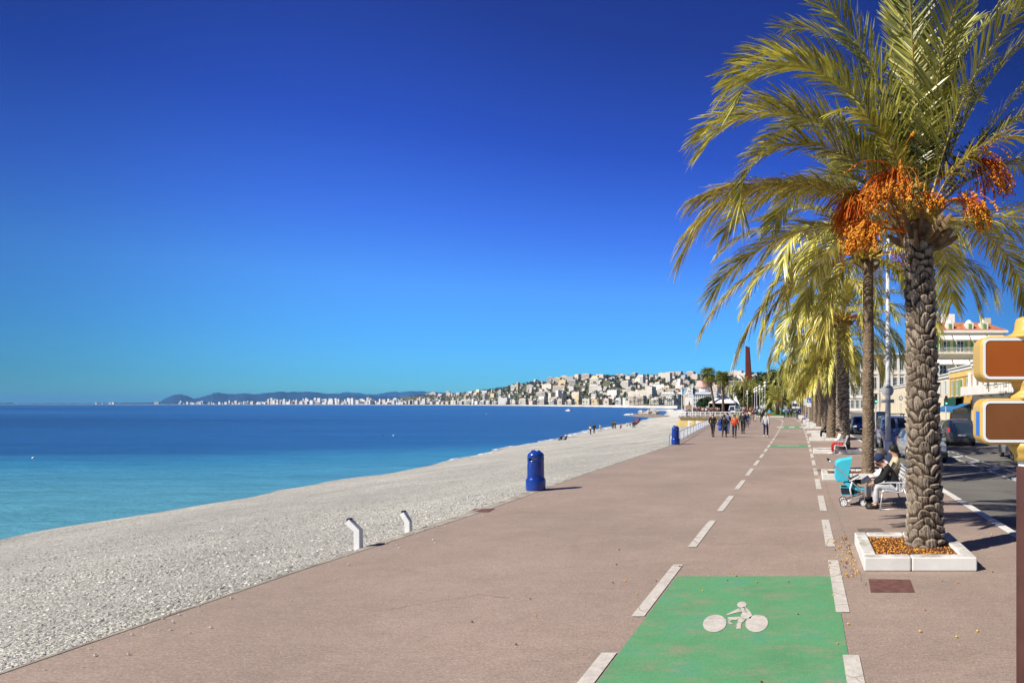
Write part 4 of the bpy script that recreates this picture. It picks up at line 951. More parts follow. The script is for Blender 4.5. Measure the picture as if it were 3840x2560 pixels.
def make_person(label,jacket='grey',trousers='charcoal',hair='dark',skin=None,shoes=None,J=None,k=1,coat=None,group=None,name='person',short=False,hairlen=0,hat=None,level=1,fingers=True,hoodie=False,torso=1.1):
    skin=skin or SKIN; shoes=shoes or SHOE
    T=thing(name,label,'person',group=group)
    r=lambda x:x*k
    B={'pelvis':(J['pelvis'],r(.115*torso)),'waist':(J['waist'],(r(.125*torso),r(.10*torso))),'chest':(J['chest'],(r(.15*torso),r(.115*torso))),'neck':(J['neck'],r(.055)),'head':(J['head'],(r(.078),r(.098))),'top':(J['top'],(r(.068),r(.085)))}
    E=[('pelvis','waist'),('waist','chest'),('chest','neck'),('neck','head'),('head','top')]
    face=(J['head']+V3(0,-.105,-.035)*k); B['nose']=(face,r(.013)); E.append(('head','nose'))
    for nm in 'lr':
        for a,rr_ in (('hip_',.085),('knee_',.058),('ankle_',.04),('toe_',.026),('sh_',.06),('el_',.043),('wr_',.028)): B[a+nm]=(J[a+nm],r(rr_))
        E+=[('pelvis','hip_'+nm),('hip_'+nm,'knee_'+nm),('knee_'+nm,'ankle_'+nm),('ankle_'+nm,'toe_'+nm),('chest','sh_'+nm),('sh_'+nm,'el_'+nm),('el_'+nm,'wr_'+nm)]
        d=(J['wr_'+nm]-J['el_'+nm]).normalized(); sd=1 if nm=='l' else -1; s_=d.cross(V3(sd,0,0)).normalized(); 
        if s_.length<.1: s_=V3(0,-1,0)
        palm=J['wr_'+nm]+d*.075*k; B['palm_'+nm]=(palm,(r(.034),r(.018))); E.append(('wr_'+nm,'palm_'+nm))
        if fingers:
            for i,(off,ln) in enumerate(((-.030,.062),(-.010,.075),(.010,.070),(.029,.055))):
                a=palm+d*.02*k+s_*off*k; b_=a+d*ln*.55*k; c=b_+(d*.8+V3(-sd,0,0)*.5).normalized()*ln*.5*k
                B[f'f{i}{nm}']=(b_,r(.0095)); B[f'g{i}{nm}']=(c,r(.0085)); E+=[('palm_'+nm,f'f{i}{nm}'),(f'f{i}{nm}',f'g{i}{nm}')]
            tb=J['wr_'+nm]+d*.03*k-s_*.04*k; B['th'+nm]=(tb+d*.012*k,r(.012)); B['ti'+nm]=(tb+d*.055*k-s_*.012*k,r(.0095)); E+=[('wr_'+nm,'th'+nm),('th'+nm,'ti'+nm)]
    link('body',skin_mesh('body',B,E,level,skin),T)
    # jacket
    q_=.022; C={'chest':(J['chest'],(r(.175*torso),r(.135*torso))),'waist':(J['waist'],(r(.155*torso),r(.13*torso))),'pelvis':(J['pelvis']+V3(0,0,.0),(r(.155*torso),r(.135*torso))),'neck':(lerp(J['chest'],J['neck'],.82),r(.072))}
    E=[('chest','waist'),('waist','pelvis'),('chest','neck')]
    if coat:
        hem=J['pelvis']+V3(0,0,-coat)*k; C['hem']=(hem,(r(.19),r(.15))); E.append(('pelvis','hem'))
    for nm in 'lr':
        C['sh_'+nm]=(J['sh_'+nm],r(.082)); C['el_'+nm]=(J['el_'+nm],r(.064)); C['wr_'+nm]=(lerp(J['el_'+nm],J['wr_'+nm],.35 if short else .96),r(.05 if not short else .06))
        E+=[('chest','sh_'+nm),('sh_'+nm,'el_'+nm),('el_'+nm,'wr_'+nm)]
    link('coat' if coat else 'jacket',skin_mesh('jacket',C,E,level,CL[jacket]),T)
    C={'pelvis':(J['pelvis'],(r(.135),r(.115)))};E=[]
    for nm in 'lr':
        C['hip_'+nm]=(J['hip_'+nm],r(.1)); C['knee_'+nm]=(J['knee_'+nm],r(.075)); E+=[('pelvis','hip_'+nm),('hip_'+nm,'knee_'+nm)]
        if trousers!='shorts' and not (short and trousers=='orange'):
            C['ankle_'+nm]=(J['ankle_'+nm]+V3(0,0,.02)*k,r(.066)); E.append(('knee_'+nm,'ankle_'+nm))
    link('trousers',skin_mesh('trousers',C,E,level,CL[trousers]),T)
    for nm in 'lr':
        a=J['ankle_'+nm];t_=J['toe_'+nm]; mb=MB().use(shoes); d=(t_-a); d.z=0; d.normalize()
        heel=a-d*.055*k; heel.z=t_.z+.0; pts=[heel+V3(0,0,.0),lerp(heel,t_,.35),lerp(heel,t_,.8),t_+d*.07*k]
        mb.tube(pts,[r(.048),r(.062),r(.056),r(.034)],8,up=(0,0,1)); o=mb.build('shoe',T,smooth=True)
    # hair or hat
    hd=J['top']; c=J['head']
    mb=MB()
    if hat: mb.use(CL[hat] if hat in CL else CL['navy']); rr_=.115
    else: mb.use(HAIR[hair]); rr_=.108 if hair!='curly' else .14
    ax=(J['top']-J['neck']).normalized(); q2=V3(0,0,1).rotation_difference(ax).to_matrix(); cc=lerp(c,hd,.75)+q2@V3(0,.018,0)*k
    vs=[];n,m_=12,8
    for i in range(m_+1):
        ph_=PI*(.0+.62*i/m_)
        for j in range(n):
            t_=2*PI*j/n; back=max(0,math.sin(t_)); zz=math.cos(ph_)*(1)-(back*hairlen if i>m_-4 else 0)*(i-m_+4)/4-(.35*back*(i/m_)**2)
            vs.append(cc+q2@(V3(math.sin(ph_)*math.cos(t_)*.92,math.sin(ph_)*math.sin(t_)*1.05,zz*1.05)*rr_*k))
    fs=[(i*n+j,i*n+(j+1)%n,(i+1)*n+(j+1)%n,(i+1)*n+j) for i in range(m_) for j in range(n)]+[tuple(m_*n+j for j in range(n))]
    mb.add(vs,fs); link('hat' if hat else 'hair',mb.mesh('hair',True),T)
    return T
def place(T,p,facing,group=None):
    """facing: degrees, 0 looks to the camera (-Y), 180 walks away"""
    T.location=p; T.rotation_euler=(0,0,R(facing)); 
    if group: T['group']=group
    return T
Jw,k0=pose('walk',0,1.76); Jw2,_=pose('walk',1,1.76)
def bag(T,m_,loc,sz,strap=None):
    mb=MB().use(m_); mb.box((loc[0]-sz[0]/2,loc[1]-sz[1]/2,loc[2]-sz[2]/2),(loc[0]+sz[0]/2,loc[1]+sz[1]/2,loc[2]+sz[2]/2)); return mb.build('tmpbag')
def held(name,label,cat,mb,p,facing):
    o=mb.build(name,bevel=.015); o.location=p; o.rotation_euler=(0,0,R(facing)); tag(o,label,cat); return o
WK='people walking on the promenade'
def walker(px,py,facing,label,**kw):
    h=kw.pop('h',1.74); arms=kw.pop('arms','swing'); ph=kw.pop('ph',0); lean=kw.pop('lean',0); kind=kw.pop('kind','walk')
    J,k=pose(kind,ph,h,lean,arms); T=make_person(label,J=J,k=k,group=WK,**kw); return place(T,G(px,py),facing)
walker(2673,1638,172,'man in black jacket and dark trousers walking away at the left edge of the promenade',jacket='black',trousers='charcoal',hair='grey',coat=.22,arms='pocket',h=1.78,torso=1.1)
walker(2716,1639,178,'woman in long black coat with reddish brown hair walking away beside the blue bin',jacket='black',trousers='charcoal',hair='brown',coat=.42,arms='pocket',h=1.68,hairlen=.8,ph=1)
walker(2729,1625,176,'person in black top and blue jeans with a small backpack walking away',jacket='charcoal',trousers='denim',hair='dark',h=1.74)
held('backpack','small blue and white backpack on the back of the person in jeans','backpack',MB().use(mat('backpack_blue',(.12,.18,.30),.7,.2,8)).box((-.15,.14,1.08),(.15,.28,1.46)),G(2729,1625),176)
walker(2754,1641,4,'woman in bright orange jacket and blue trousers walking toward the camera',jacket='orange',trousers='navy',hair='dark',hairlen=1.0,arms='bent',h=1.68,coat=.16,hat=None)
walker(2766,1613,2,'older woman in long tan coat walking toward the camera behind the orange jacket',jacket='tan',trousers='tan',hair='grey',arms='pocket',h=1.64,coat=.38,ph=1)
walker(2786,1626,178,'tall man in dark grey jacket and black trousers walking away',jacket='charcoal',trousers='black',hair='grey',h=1.92,coat=.16,arms='swing',torso=1.12)
walker(2801,1604,0,'person in open navy jacket and blue jeans walking toward the camera beside the tall man',jacket='navy',trousers='denim',hair='dark',h=1.74,ph=1)
walker(2795,1600,0,'person in blue anorak half hidden behind the tall man',jacket='blue',trousers='navy',hair='dark',h=1.72)
walker(2872,1638,176,'man in pale grey jacket and dark blue trousers walking alone beside the bike lane',jacket='lightgrey',trousers='navy',hair='grey',h=1.76,coat=.14,ph=1,shoes=SHOEW,torso=1.08)
walker(2856,1583,10,'person in dark coat standing half behind the man in the pale jacket',jacket='charcoal',trousers='black',hair='dark',h=1.70)
walker(2866,1562,175,'person in navy hooded top with a dark backpack near the tall globe lamp',jacket='navy',trousers='black',hair='dark',h=1.74)
walker(2811,1590,170,'person in beige coat and grey trousers further along the promenade',jacket='beige',trousers='grey',hair='brown',h=1.7)
walker(2822,1577,175,'person in red top and grey trousers walking away near the crowd',jacket='maroon',trousers='grey',hair='dark',h=1.7,ph=1)
walker(2832,1579,175,'woman in navy cardigan and cream trousers walking away near the crowd',jacket='navy',trousers='beige',hair='brown',h=1.7)
walker(2885,1573,178,'jogger in cyan shirt and orange shorts running away along the lane',jacket='sky',trousers='orange',hair='blond',h=1.74,kind='run',arms='bent',short=True,shoes=SHOEW)
walker(2990,1572,180,'person in black top and jeans waiting alone at the right edge of the bike lane',jacket='black',trousers='denim',hair='dark',h=1.72,kind='stand')
# seated on the wall by the blue bin
Js,ks=pose('sit',0,1.70,.25); T=make_person('person in navy jacket sitting bent over beside the blue bin at the railing',J=Js,k=ks,jacket='navy',trousers='blue',hair='dark',group=WK); place(T,G(2694,1607)+Vector((0,0,-.03)),110)
# --- crowd: four poses of each outfit copied over
crowd_p=[]
outf=[('navy','charcoal'),('black','denim'),('red','charcoal'),('beige','brown'),('grey','black'),('blue','denim'),('white','navy'),('brown','charcoal'),('olive','tan'),('green','black'),('pink','navy'),('charcoal','grey')]
cp=random.Random(31); CR='people in the crowd on the terrace'
spots_=[(px,cp.uniform(1549,1553)) for px in np.linspace(2566,2700,30)]+[(px,cp.uniform(1543,1548)) for px in np.linspace(2590,2830,30)]+[(px,cp.uniform(1555,1563)) for px in np.linspace(2780,2850,7)]
for i,(px,py) in enumerate(spots_):
    a=i%len(outf); ja,tr=outf[a]
    lab=f'person in {ja} top and {tr} trousers standing in the crowd on the terrace'
    p=G(px+cp.uniform(-2,2),py); rz=R(cp.choice([0,30,150,180,200,90,270])+cp.uniform(-20,20))
    if i<len(outf):
        J,k=pose('stand' if i%2 else 'walk',i%2,1.64+.03*(i%5),0,['pocket','bent','swing'][i%3])
        T=make_person(lab,J=J,k=k,jacket=ja,trousers=tr,hair=['dark','brown','grey','blond'][i%4],group=CR,fingers=False,coat=(.2 if i%3==0 else None)); T.location=p; T.rotation_euler=(0,0,rz); crowd_p.append(T)
    else:
        dup(crowd_p[a],p,rz)
# --- people on the beach
def bG(px,py,dz=0):
    z=-3.1+dz; return G(px,py,z)
BG='people on the beach'
def bp_(px,py,rz,label,kind='stand',**kw):
    J,k=pose(kind,0,kw.pop('h',1.7),kw.pop('lean',0),kw.pop('arms','pocket')) ; T=make_person(label,J=J,k=k,group=BG,fingers=False,**kw); p=bG(px,py)
    if kind=='sit': p.z-=.40
    return place(T,p,rz)
bp_(2214,1627,150,'long haired person in beige jacket and black trousers standing nearest on the shore',jacket='beige',trousers='black',hair='dark',hairlen=1.4,h=1.66)
bp_(2228,1624,190,'tall person in black coat and brown skirt looking at the sea',jacket='black',trousers='brown',hair='dark',h=1.84,coat=.4)
bp_(2251,1617,260,'pale figure with white shirt stepping at the edge of the waves',jacket='white',trousers='beige',hair='brown',kind='walk',h=1.5)
bp_(2297,1606.5,180,'person in navy and brown standing by the water with a friend in red',jacket='brown',trousers='brown',hair='dark',h=1.76)
bp_(2300,1606,200,'person in red scarf and brown coat close beside another by the water',jacket='maroon',trousers='brown',hair='dark')
bp_(2307,1606,170,'person in green top and dark trousers at the water line',jacket='green',trousers='navy',hair='dark',h=1.76)
bp_(2328,1603,200,'person wearing a bright pink and dark coat crouching on the pebbles',jacket='pink',trousers='black',hair='dark',kind='sit')
bp_(2351,1594,180,'person with white top sitting on the pebbles left of the parasol',jacket='white',trousers='brown',hair='dark',kind='sit',h=1.6)
bp_(2363,1595,190,'person in grey sitting low on the pebbles near the parasol',jacket='grey',trousers='lightgrey',hair='brown',kind='sit',h=1.5)
bp_(2374,1603,180,'person in purple red jacket and dark trousers standing beside the parasol',jacket='purple',trousers='navy',hair='dark')
bp_(2380,1603,180,'person in dark green coat standing close to the parasol',jacket='black',trousers='green',hair='dark')
bp_(2105,1648,260,'person in dark clothes sitting on the shore, left one of a nearby pair',jacket='navy',trousers='charcoal',hair='dark',kind='sit',h=1.6)
bp_(2121,1647,250,'person in brown top reclining on the shore, right one of a pair',jacket='brown',trousers='charcoal',hair='dark',kind='sit',h=1.5,lean=-.2)
# parasol lying open on the beach
T=thing('parasol','dark purple parasol tilted open on the far beach','parasol',bG(2388,1597)+Vector((0,0,.1))); cvr=mat('parasol_cloth',(.12,.05,.09),.8,.2,3); mb=MB().use(cvr)
mb.lathe([(0.05,.62),(.5,.55),(.95,.32),(1.25,0.0),(1.22,0.0),(.9,.26),(.45,.48),(0.02,.55)],n=10,cap=False); o=mb.build('canopy',T,smooth=True); o.location=(0,0,1.0); o.rotation_euler=(R(35),R(-40),0)
mb=MB().use(dk); mb.tube([(-.55,.0,0),(0,0,1.5)],.025,6); mb.build('pole',T)
# ================= terrace by the sea, middle distance
yel=mat('terrace_wall_ochre',(.62,.45,.16),.85,.12,.5,(.70,.53,.22)); conc=mat('weathered_concrete',(.17,.145,.115),.9,.35,1.2,(.32,.28,.23))
T=thing('terrace_wall','yellow rendered wall of the sea terrace under a weathered concrete lip','wall',(-25.4,138.6,0))
MB().use(yel).add([(0,0,-4),(14.2,0,-4),(14.2,0,-.35),(0,0,-.35),(-2.2,.0,-4),(-.2,40,-4),(-.2,40,-.35)],[(0,1,2,3),(4,0,3),(4,3,6,5)]).build('wall',T)
MB().use(conc).box((-.25,-.35,-.35),(14.2,.6,.02)).build('parapet_lip',T,bevel=.03)
for x in (2.9,6.2,9.5): MB().use(conc).box((x,-.03,-3.6),(x+.08,0,-.4)).build('joint',T)
T=thing('railing','white railing along the front edge of the terrace above the yellow wall','railing',(-25.3,138.7,.02))
MB().use(wp).box((0,-.05,.78),(14,.05,.9)).build('top_rail',T); MB().use(wp).box((0,-.04,.3),(14,.04,.36)).build('rail',T)
for i in range(15): MB().use(wp).box((i*1.0-.07,-.09,0),(i*1.0+.07,.09,.86)).build('post',T)
# blue railing down along the sea wall
blu=mat('railing_blue',(.12,.22,.55),.5,.1,4); net=mat('railing_bar_white',(.55,.57,.6),.6,.1,5)
T=thing('railing','thin blue topped railing running along the sea wall from the second bin','railing',(0,0,0))
ry=np.arange(40.5,84,1.5); mb=MB().use(blu); mb.tube([(edgeX(y)-.02,y,.62) for y in ry],.022,5); mb.build('top_rail',T)
mb=MB().use(net)
mb.tube([(edgeX(y)-.02,y,.08) for y in ry],.012,4)
for y in np.arange(40.5,82.5,.3): x=edgeX(y)-.02; mb.tube([(x,y,.08),(x,y,.6)],.008,3,False)
o=mb.build('bars',T)
for y in ry[::2]: x=edgeX(y)-.02; MB().use(blu).box((x-.02,y-.02,-.1),(x+.02,y+.02,.62)).build('post',T)
# two white stair rail posts in front of the yellow wall
for px,lab in ((2583,'left white post of the beach stairs before the yellow wall'),(2614,'right white post of the beach stairs before the yellow wall')):
    b0=D(px,1617,128); T=thing('stair_post',lab,'post',(b0.x,b0.y,b0.z)); MB().use(wp).box((-.14,-.1,0),(.14,.1,1.9)).build('post',T); MB().use(wp).prism([(-.14,1.9),(.14,1.78),(.75,1.55),(.75,1.68),(.1,2.02),(-.14,2.02)],'y',-.08,.08).build('arm',T)
# tents
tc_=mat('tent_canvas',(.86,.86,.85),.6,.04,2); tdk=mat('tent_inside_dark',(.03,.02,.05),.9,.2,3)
def tent(px0,px1,Y,ye,yp,yb,lab,concave=0):
    a=D(px0,ye,Y); b=D(px1,ye,Y); w_=b.x-a.x; c=(a+b)/2; h=a.z; hp=D(px0,yp,Y).z
    T=thing('tent',lab,'tent',(c.x,Y+w_/2,0)); mb=MB().use(tc_); n=len(mb.v); hw=w_/2
    rings=[(1.0,h),(.72,lerp(h,hp,.20 if concave else .27)),(.4,lerp(h,hp,.5 if concave else .62)),(.16,lerp(h,hp,.8 if concave else .88)),(.01,hp)]
    vs=[(x*hw*r,y*hw*r,z) for r,z in rings for x,y in ((-1,-1),(1,-1),(1,1),(-1,1))]
    vs=[(x*hw,y*hw,h-.28) for x,y in ((-1,-1),(1,-1),(1,1),(-1,1))]+vs
    mb.add(vs,[(i*4+j,i*4+(j+1)%4,i*4+4+(j+1)%4,i*4+4+j) for i in range(5) for j in range(4)]); mb.build('canopy',T)
    for x,y in ((-1,-1),(1,-1),(1,1),(-1,1)): MB().use(wp).box((x*hw-.06,y*hw-.06,0),(x*hw+.06,y*hw+.06,h-.2)).build('pole',T)
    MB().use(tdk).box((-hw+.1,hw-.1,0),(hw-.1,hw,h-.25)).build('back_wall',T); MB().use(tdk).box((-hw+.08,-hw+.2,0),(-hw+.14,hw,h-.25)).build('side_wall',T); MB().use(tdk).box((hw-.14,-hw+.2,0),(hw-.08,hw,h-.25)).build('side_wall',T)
    return T
tent(2658,2757,190,1508,1478,1548,'large white marquee with dark open front behind the crowd')
tent(2742,2772,222,1511,1482,1545,'small white pagoda tent with pointed top right of the marquee',1)
# fan palms (tall, with skirt of dead leaves)
FANG=mat('fan_leaf_green',(.12,.16,.02),.5,.3,2,(.28,.28,.05),island=.35,trans=.2); FANB=mat('fan_leaf_dead',(.26,.17,.06),.8,.3,2,(.42,.30,.13),island=.3)
def fan_palm(px,py,Y,ytop,r,label,seed,lean):
    b0=D(px,py,Y); b0.z=0; top=D(px,ytop,Y).z; T=thing('fan_palm',label,'palm tree',(b0.x,Y,0)); rng=random.Random(seed)
    MB().use(BARK2).tube([(lean*t_**1.2,0,top*t_) for t_ in (0,.15,.4,.7,1)],[.55,.4,.34,.3,.28],10).build('trunk',T,smooth=True)
    for nm,mt,n,lo,hi,rr_ in (('crown',FANG,95,-50,62,r*1.15),('dead_leaf_skirt',FANB,60,-88,-52,r*1.2)):
        mb=MB().use(mt)
        for i in range(n):
            a=rng.uniform(0,2*PI); e=R(rng.uniform(lo,hi)); d=Vector((math.cos(a)*math.cos(e),math.sin(a)*math.cos(e),math.sin(e))); c=Vector((lean,0,top))+d*rr_*.5*rng.uniform(.4,1.25)
            s_=d.cross(V3(0,0,1)).normalized(); u_=s_.cross(d)
            for k in range(9):
                t_=R(-75+k*150/8); dd_=(d*math.cos(t_)+s_*math.sin(t_)).normalized(); l=rr_*.62*rng.uniform(.5,1.35); tip=c+dd_*l+V3(0,0,-l*.35); m_=c+dd_*l*.6; wv=dd_.cross(u_)*.085
                mb.add([c,m_-wv,tip,m_+wv],[(0,1,2,3)])
        mb.build(nm,T)
fan_palm(2681,1548,190,1400,2.2,'tall fan palm with brown leaf skirt in front of the marquee, left of two',5,-1.8)
fan_palm(2712,1548,186,1415,2.0,'fan palm with loose green crown in front of the marquee, right of two',6,-.2)
# globe lamps
glb=mat('lamp_globe',(.82,.82,.80),.2,.03,2); pgr=mat('lamp_pole_grey',(.50,.50,.50),.5,.08,3)
for i,(px,ytop,Y) in enumerate(((2869,1428,165),(2849,1442,187),(2838,1449,200),(2830,1454,212),(2803,1462,235),(2752,1478,300),(2765,1474,290))):
    b0=D(px,1515,Y); top=D(px,ytop,Y).z; T=thing('globe_lamp',['tallest double globe lamp beside the bike lane bend','second double globe lamp left of the tallest','third double globe lamp in the row behind the crowd','fourth double globe lamp in the row behind the crowd','fifth double globe lamp left of the rust column','small distant double globe lamp behind the marquee, left one','small distant double globe lamp behind the marquee, right one'][i],'street lamp',(b0.x,Y,0),group='double globe lamps on the promenade')
    MB().use(pgr).lathe([(.28,0),(.28,.5),(.16,.6),(.12,1.2),(.10,top-1.9),(.2,top-1.8),(.12,top-1.65)],n=8).build('pole',T,smooth=True,angle=40)
    for z,r in ((top-1.25,.36),(top-.45,.36)): mb=MB().use(glb); mb.ball((0,0,z),r,12,8); mb.build('globe',T,smooth=True)
    MB().use(pgr).tube([(0,0,top-1.0),(0,0,top-.75)],.1,8).build('neck',T)
b0=D(2859,1515,175); T=thing('street_lamp','thin lamp post with one small round head between globe lamps','street lamp',(b0.x,175,0)); MB().use(pgr).tube([(0,0,0),(0,0,6.1)],[.1,.06],8).build('pole',T); mb=MB().use(glb); mb.ball((0,0,6.25),.28,10,6); mb.build('head',T,smooth=True)
# rust coloured column
rst=mat('rust_steel',(.12,.016,.010),.6,.2,.2,(.19,.03,.015)); rsd=mat('rust_steel_shaded',(.035,.012,.010),.7,.2,.2)  # dark copy puts the column's right-side shade into the last plank's colour
a=D(2795,1515,300); ztop=D(2800,1297,300).z; T=thing('steel_column','very tall rust red tapering column of steel planks above the palms','column',(a.x,300,0))
for i in range(5):
    x0=.1+i*.62; x1=.05+i*.36+.0; MB().use(rst if i<4 else rsd).add([(x0-.1,-.6+i*.1,0),(x0+.62*1.6+.3,-.6+i*.1,0),(x0+.62*1.6+.3,.6,0),(x0-.1,.6,0),(x1,-.3+i*.05,ztop-.12*i),(x1+.40+.02,-.3+i*.05,ztop-.12*i),(x1+.42,.3,ztop-.12*i),(x1,.3,ztop-.12*i)],[(0,3,2,1),(4,5,6,7),(0,1,5,4),(1,2,6,5),(2,3,7,6),(3,0,4,7)]).build('plank',T)
# park trees and palms behind the bend
LFD=mat('park_leaf_dark',(.025,.05,.015),.75,.3,.5,(.06,.10,.03),island=.45); LFM=mat('park_leaf_olive',(.08,.10,.02),.7,.3,.5,(.17,.18,.04),island=.45)
def bush_mesh(name,r,h,z0,n,leaf,m_,seed):
    rng=np.random.RandomState(seed); lob=[(rng.uniform(-.55,.55)*r,rng.uniform(-.5,.5)*r,z0+h*rng.uniform(.2,.85),r*rng.uniform(.35,.6)) for _ in range(11)]
    return clumps(name,[((x,y,z),q_,q_*.8,n//11) for x,y,z,q_ in lob],m_,seed,leaf)
for i,(px,Y,r,h,m_,lab) in enumerate(((2912,250,9,16,LFD,'dark broadleaf tree directly behind the tallest globe lamps'),(2955,270,10,17,LFD,'dark broadleaf tree behind the low palm of the median'),(2803,275,8,12,LFM,'olive green tree at the foot of the rust column'),(2845,285,10,16,LFD,'dark tree right of the rust column'),(2765,380,7,9,LFM,'small olive tree left of the rust column'),(2990,300,8,11,LFM,'olive tree behind the white lorry'),(2890,210,2.2,3.6,LFM,'low round shrub in the planted median'),(2645,300,5,6,LFD,'green bushy tree left of the marquee'),(2880,330,8,15,LFM,'tall olive tree behind the globe lamps'))):
    b0=D(px,1515,Y); T=thing('tree',lab,'tree',(b0.x,Y,0)); MB().use(BARK2).tube([(0,0,0),(.1,0,h*.35),(.3,.1,h*.6)],[.35,.25,.15],7).build('trunk',T); link('crown',bush_mesh('crown',r*.8,h*.8,h*.12,4000,.42,m_,60+i),T)
# date palms in the median (loose copies of simpler fronds, one crown mesh each)
def lo_palm(px,Y,h,sc_,label,seed,fruit=True,thick=.35,low=0):
    b0=D(px,1515,Y); T=thing('date_palm',label,'palm tree',(b0.x,Y,0),group='date palms in and beyond the median'); rng=random.Random(seed)
    MB().use(BARK2).tube([(0,0,0),(0,0,h*.5),(0,0,h)],[thick*1.1,thick*.85,thick*.8],9).build('trunk',T,smooth=True)
    vs=[];fs=[];ms=[]
    for i in range(36):
        k=min(4-low,int(i/36*(5-low))); v_,f_,m_=xf(FRLO[k][i%2],i*137.5+rng.uniform(-15,15),0,(0,0,h),sc_*rng.uniform(.85,1.1)); o=len(vs); vs+=v_; fs+=[tuple(a+o for a in q_) for q_ in f_]; ms+=m_
    link('crown',mk_mesh('crown',vs,fs,ms,[LEAFD if seed%3 else LEAF,RACH]),T)
    if fruit:
        for a in (200,300,20): fruit_cluster('fruit_cluster',a,.9*sc_,.5,1.0*sc_,T,(0,0,h),14,seed,6,.04)
for i,(px,Y,h,s_,lab,fr_,th,lw) in enumerate(((2916,150,3.0,1.0,'low squat date palm with orange fruit on the median lawn',True,.5,1),(2934,142,8.4,.85,'tall thin trunked palm beside the low palm on the median',False,.26,0),(2897,200,4.6,.9,'young date palm far along the median, left of the low palm',False,.3,1),(2790,260,9.5,1.1,'date palm at the foot of the rust column',False,.35,0),(2822,270,8.5,1.1,'date palm right of the rust column foot',False,.35,0),
    (2760,350,11,1.1,'dark date palm above the pagoda tent',False,.35,0),(2965,190,7.5,1.1,'date palm behind the cyclists and the lorry',True,.35,0),(2870,240,8.5,1.1,'date palm behind the tallest globe lamp',False,.3,0),(2990,235,9,1.1,'date palm standing over the white lorry',True,.35,0),(2735,420,11,1.1,'distant palm against the pale buildings by the marquee',False,.3,0))): lo_palm(px,Y,h,s_,lab,100+i,fr_,th,lw)
# vehicles helper comes later; flags and board at the end of the terrace
for px,lab,c in ((2557,'white flagpole at the left end of the terrace','sky'),(2568,'second white flagpole from the left end of the terrace','white'),(2597,'white flagpole with a dark blue flag before the domed hotel','navy')):
    b0=D(px,1515,141); T=thing('flagpole',lab,'flagpole',(b0.x,141,0)); MB().use(wp).tube([(0,0,0),(0,0,6.0)],[.09,.05],8).build('pole',T)
    MB().use(CL[c]).add([(.06,0,5.9),(.55,.2,5.5),(.62,.05,4.7),(.30,-.1,4.4),(.06,0,4.6),(.06,.02,5.9),(.55,.22,5.5),(.62,.07,4.7),(.30,-.08,4.4),(.06,.02,4.6)],[(0,1,2,3,4),(5,9,8,7,6),(0,5,6,1),(1,6,7,2),(2,7,8,3),(3,8,9,4)]).build('flag',T)
b0=D(2583,1515,150); T=thing('notice_board','white board with a blue sail mark standing behind the crowd','sign',(b0.x,150,0))
MB().use(wp).box((-.8,-.05,2.1),(.85,.05,4.0)).build('panel',T); MB().use(CL['navy']).prism([(-.05,2.3),(.35,2.3),(.12,3.3)],'y',-.07,-.055).build('sail_mark',T)
for x in (-.7,.7): MB().use(wp).box((x-.05,-.04,0),(x+.05,.04,2.1)).build('leg',T)
b0=D(2584,1515,145); T=thing('kiosk_panel','low brown wooden panel above the heads at the terrace edge','panel',(b0.x,145,0)); MB().use(CL['tan']).box((-.55,-.06,1.3),(.6,.06,2.3)).build('panel',T); 
for x in (-.45,.45): MB().use(CL['brown']).box((x-.04,-.05,0),(x+.04,.05,1.3)).build('leg',T)
# ================= domed hotel and near-city blocks
HW=FM[1]
T=thing('domed_hotel','white hotel with a pink dome and green topped turret beyond the terrace','building',(D(2640,1515,800).x,800,0))
MB().use(HW).box((-17,-9,-2),(16,9,17)).build('wall',T); pk=mat('dome_pink',(.62,.34,.30),.6,.1,.5); tq=mat('dome_green',(.30,.52,.45),.6,.1,.5)
mb=MB().use(HW); mb.lathe([(6.2,14),(6.2,21)],n=16); mb.build('drum',T); mb=MB().use(pk); mb.lathe([(6.4,21),(6.2,23),(5.3,26),(3.6,28.5),(1.5,29.8),(.8,30.2)],n=18); mb.build('dome',T,smooth=True); mb=MB().use(tq); mb.lathe([(1.2,30),(1.3,31.5),(.3,33.5),(.1,35.5)],n=10); mb.build('lantern',T,smooth=True)
mb=MB().use(HW); mb.box((-14,-6,17),(-10,-2,20)); mb.build('turret',T); mb=MB().use(tq); mb.lathe([(2.6,20),(2.3,22),(1.2,24),(.3,27)],(-12,-4,0),10); mb.build('turret_roof',T,smooth=True)
# street facades on the right
def wmat(n,c,v=.06): return mat(n,c,.8,v,.6)
W_CREAM=wmat('render_cream',(.70,.62,.46)); W_WHITE=wmat('render_white',(.76,.73,.66)); W_OCHRE=wmat('render_ochre',(.66,.36,.07)); W_YEL=wmat('render_yellow',(.74,.52,.17)); W_BEI=wmat('render_beige',(.62,.52,.34)); TRIM=wmat('stone_trim',(.72,.69,.62))
SHG=mat('shutter_green',(.13,.30,.07),.6,.15,5); SHW=mat('shutter_white',(.62,.68,.62),.6,.1,5); GLS=mat('window_glass',(.03,.04,.05),.12,.2,1,spec=.8); RTILE=mat('roof_tiles',(.42,.13,.06),.8,.3,1.5,(.56,.22,.11)); AWG=mat('awning_green',(.012,.075,.045),.7,.1,3); AWB=mat('awning_blue',(.03,.16,.36),.7,.1,3); AWW=mat('awning_white',(.82,.80,.74),.7,.05,3)
IRON=mat('iron_black',(.03,.03,.032),.5,.2,4)
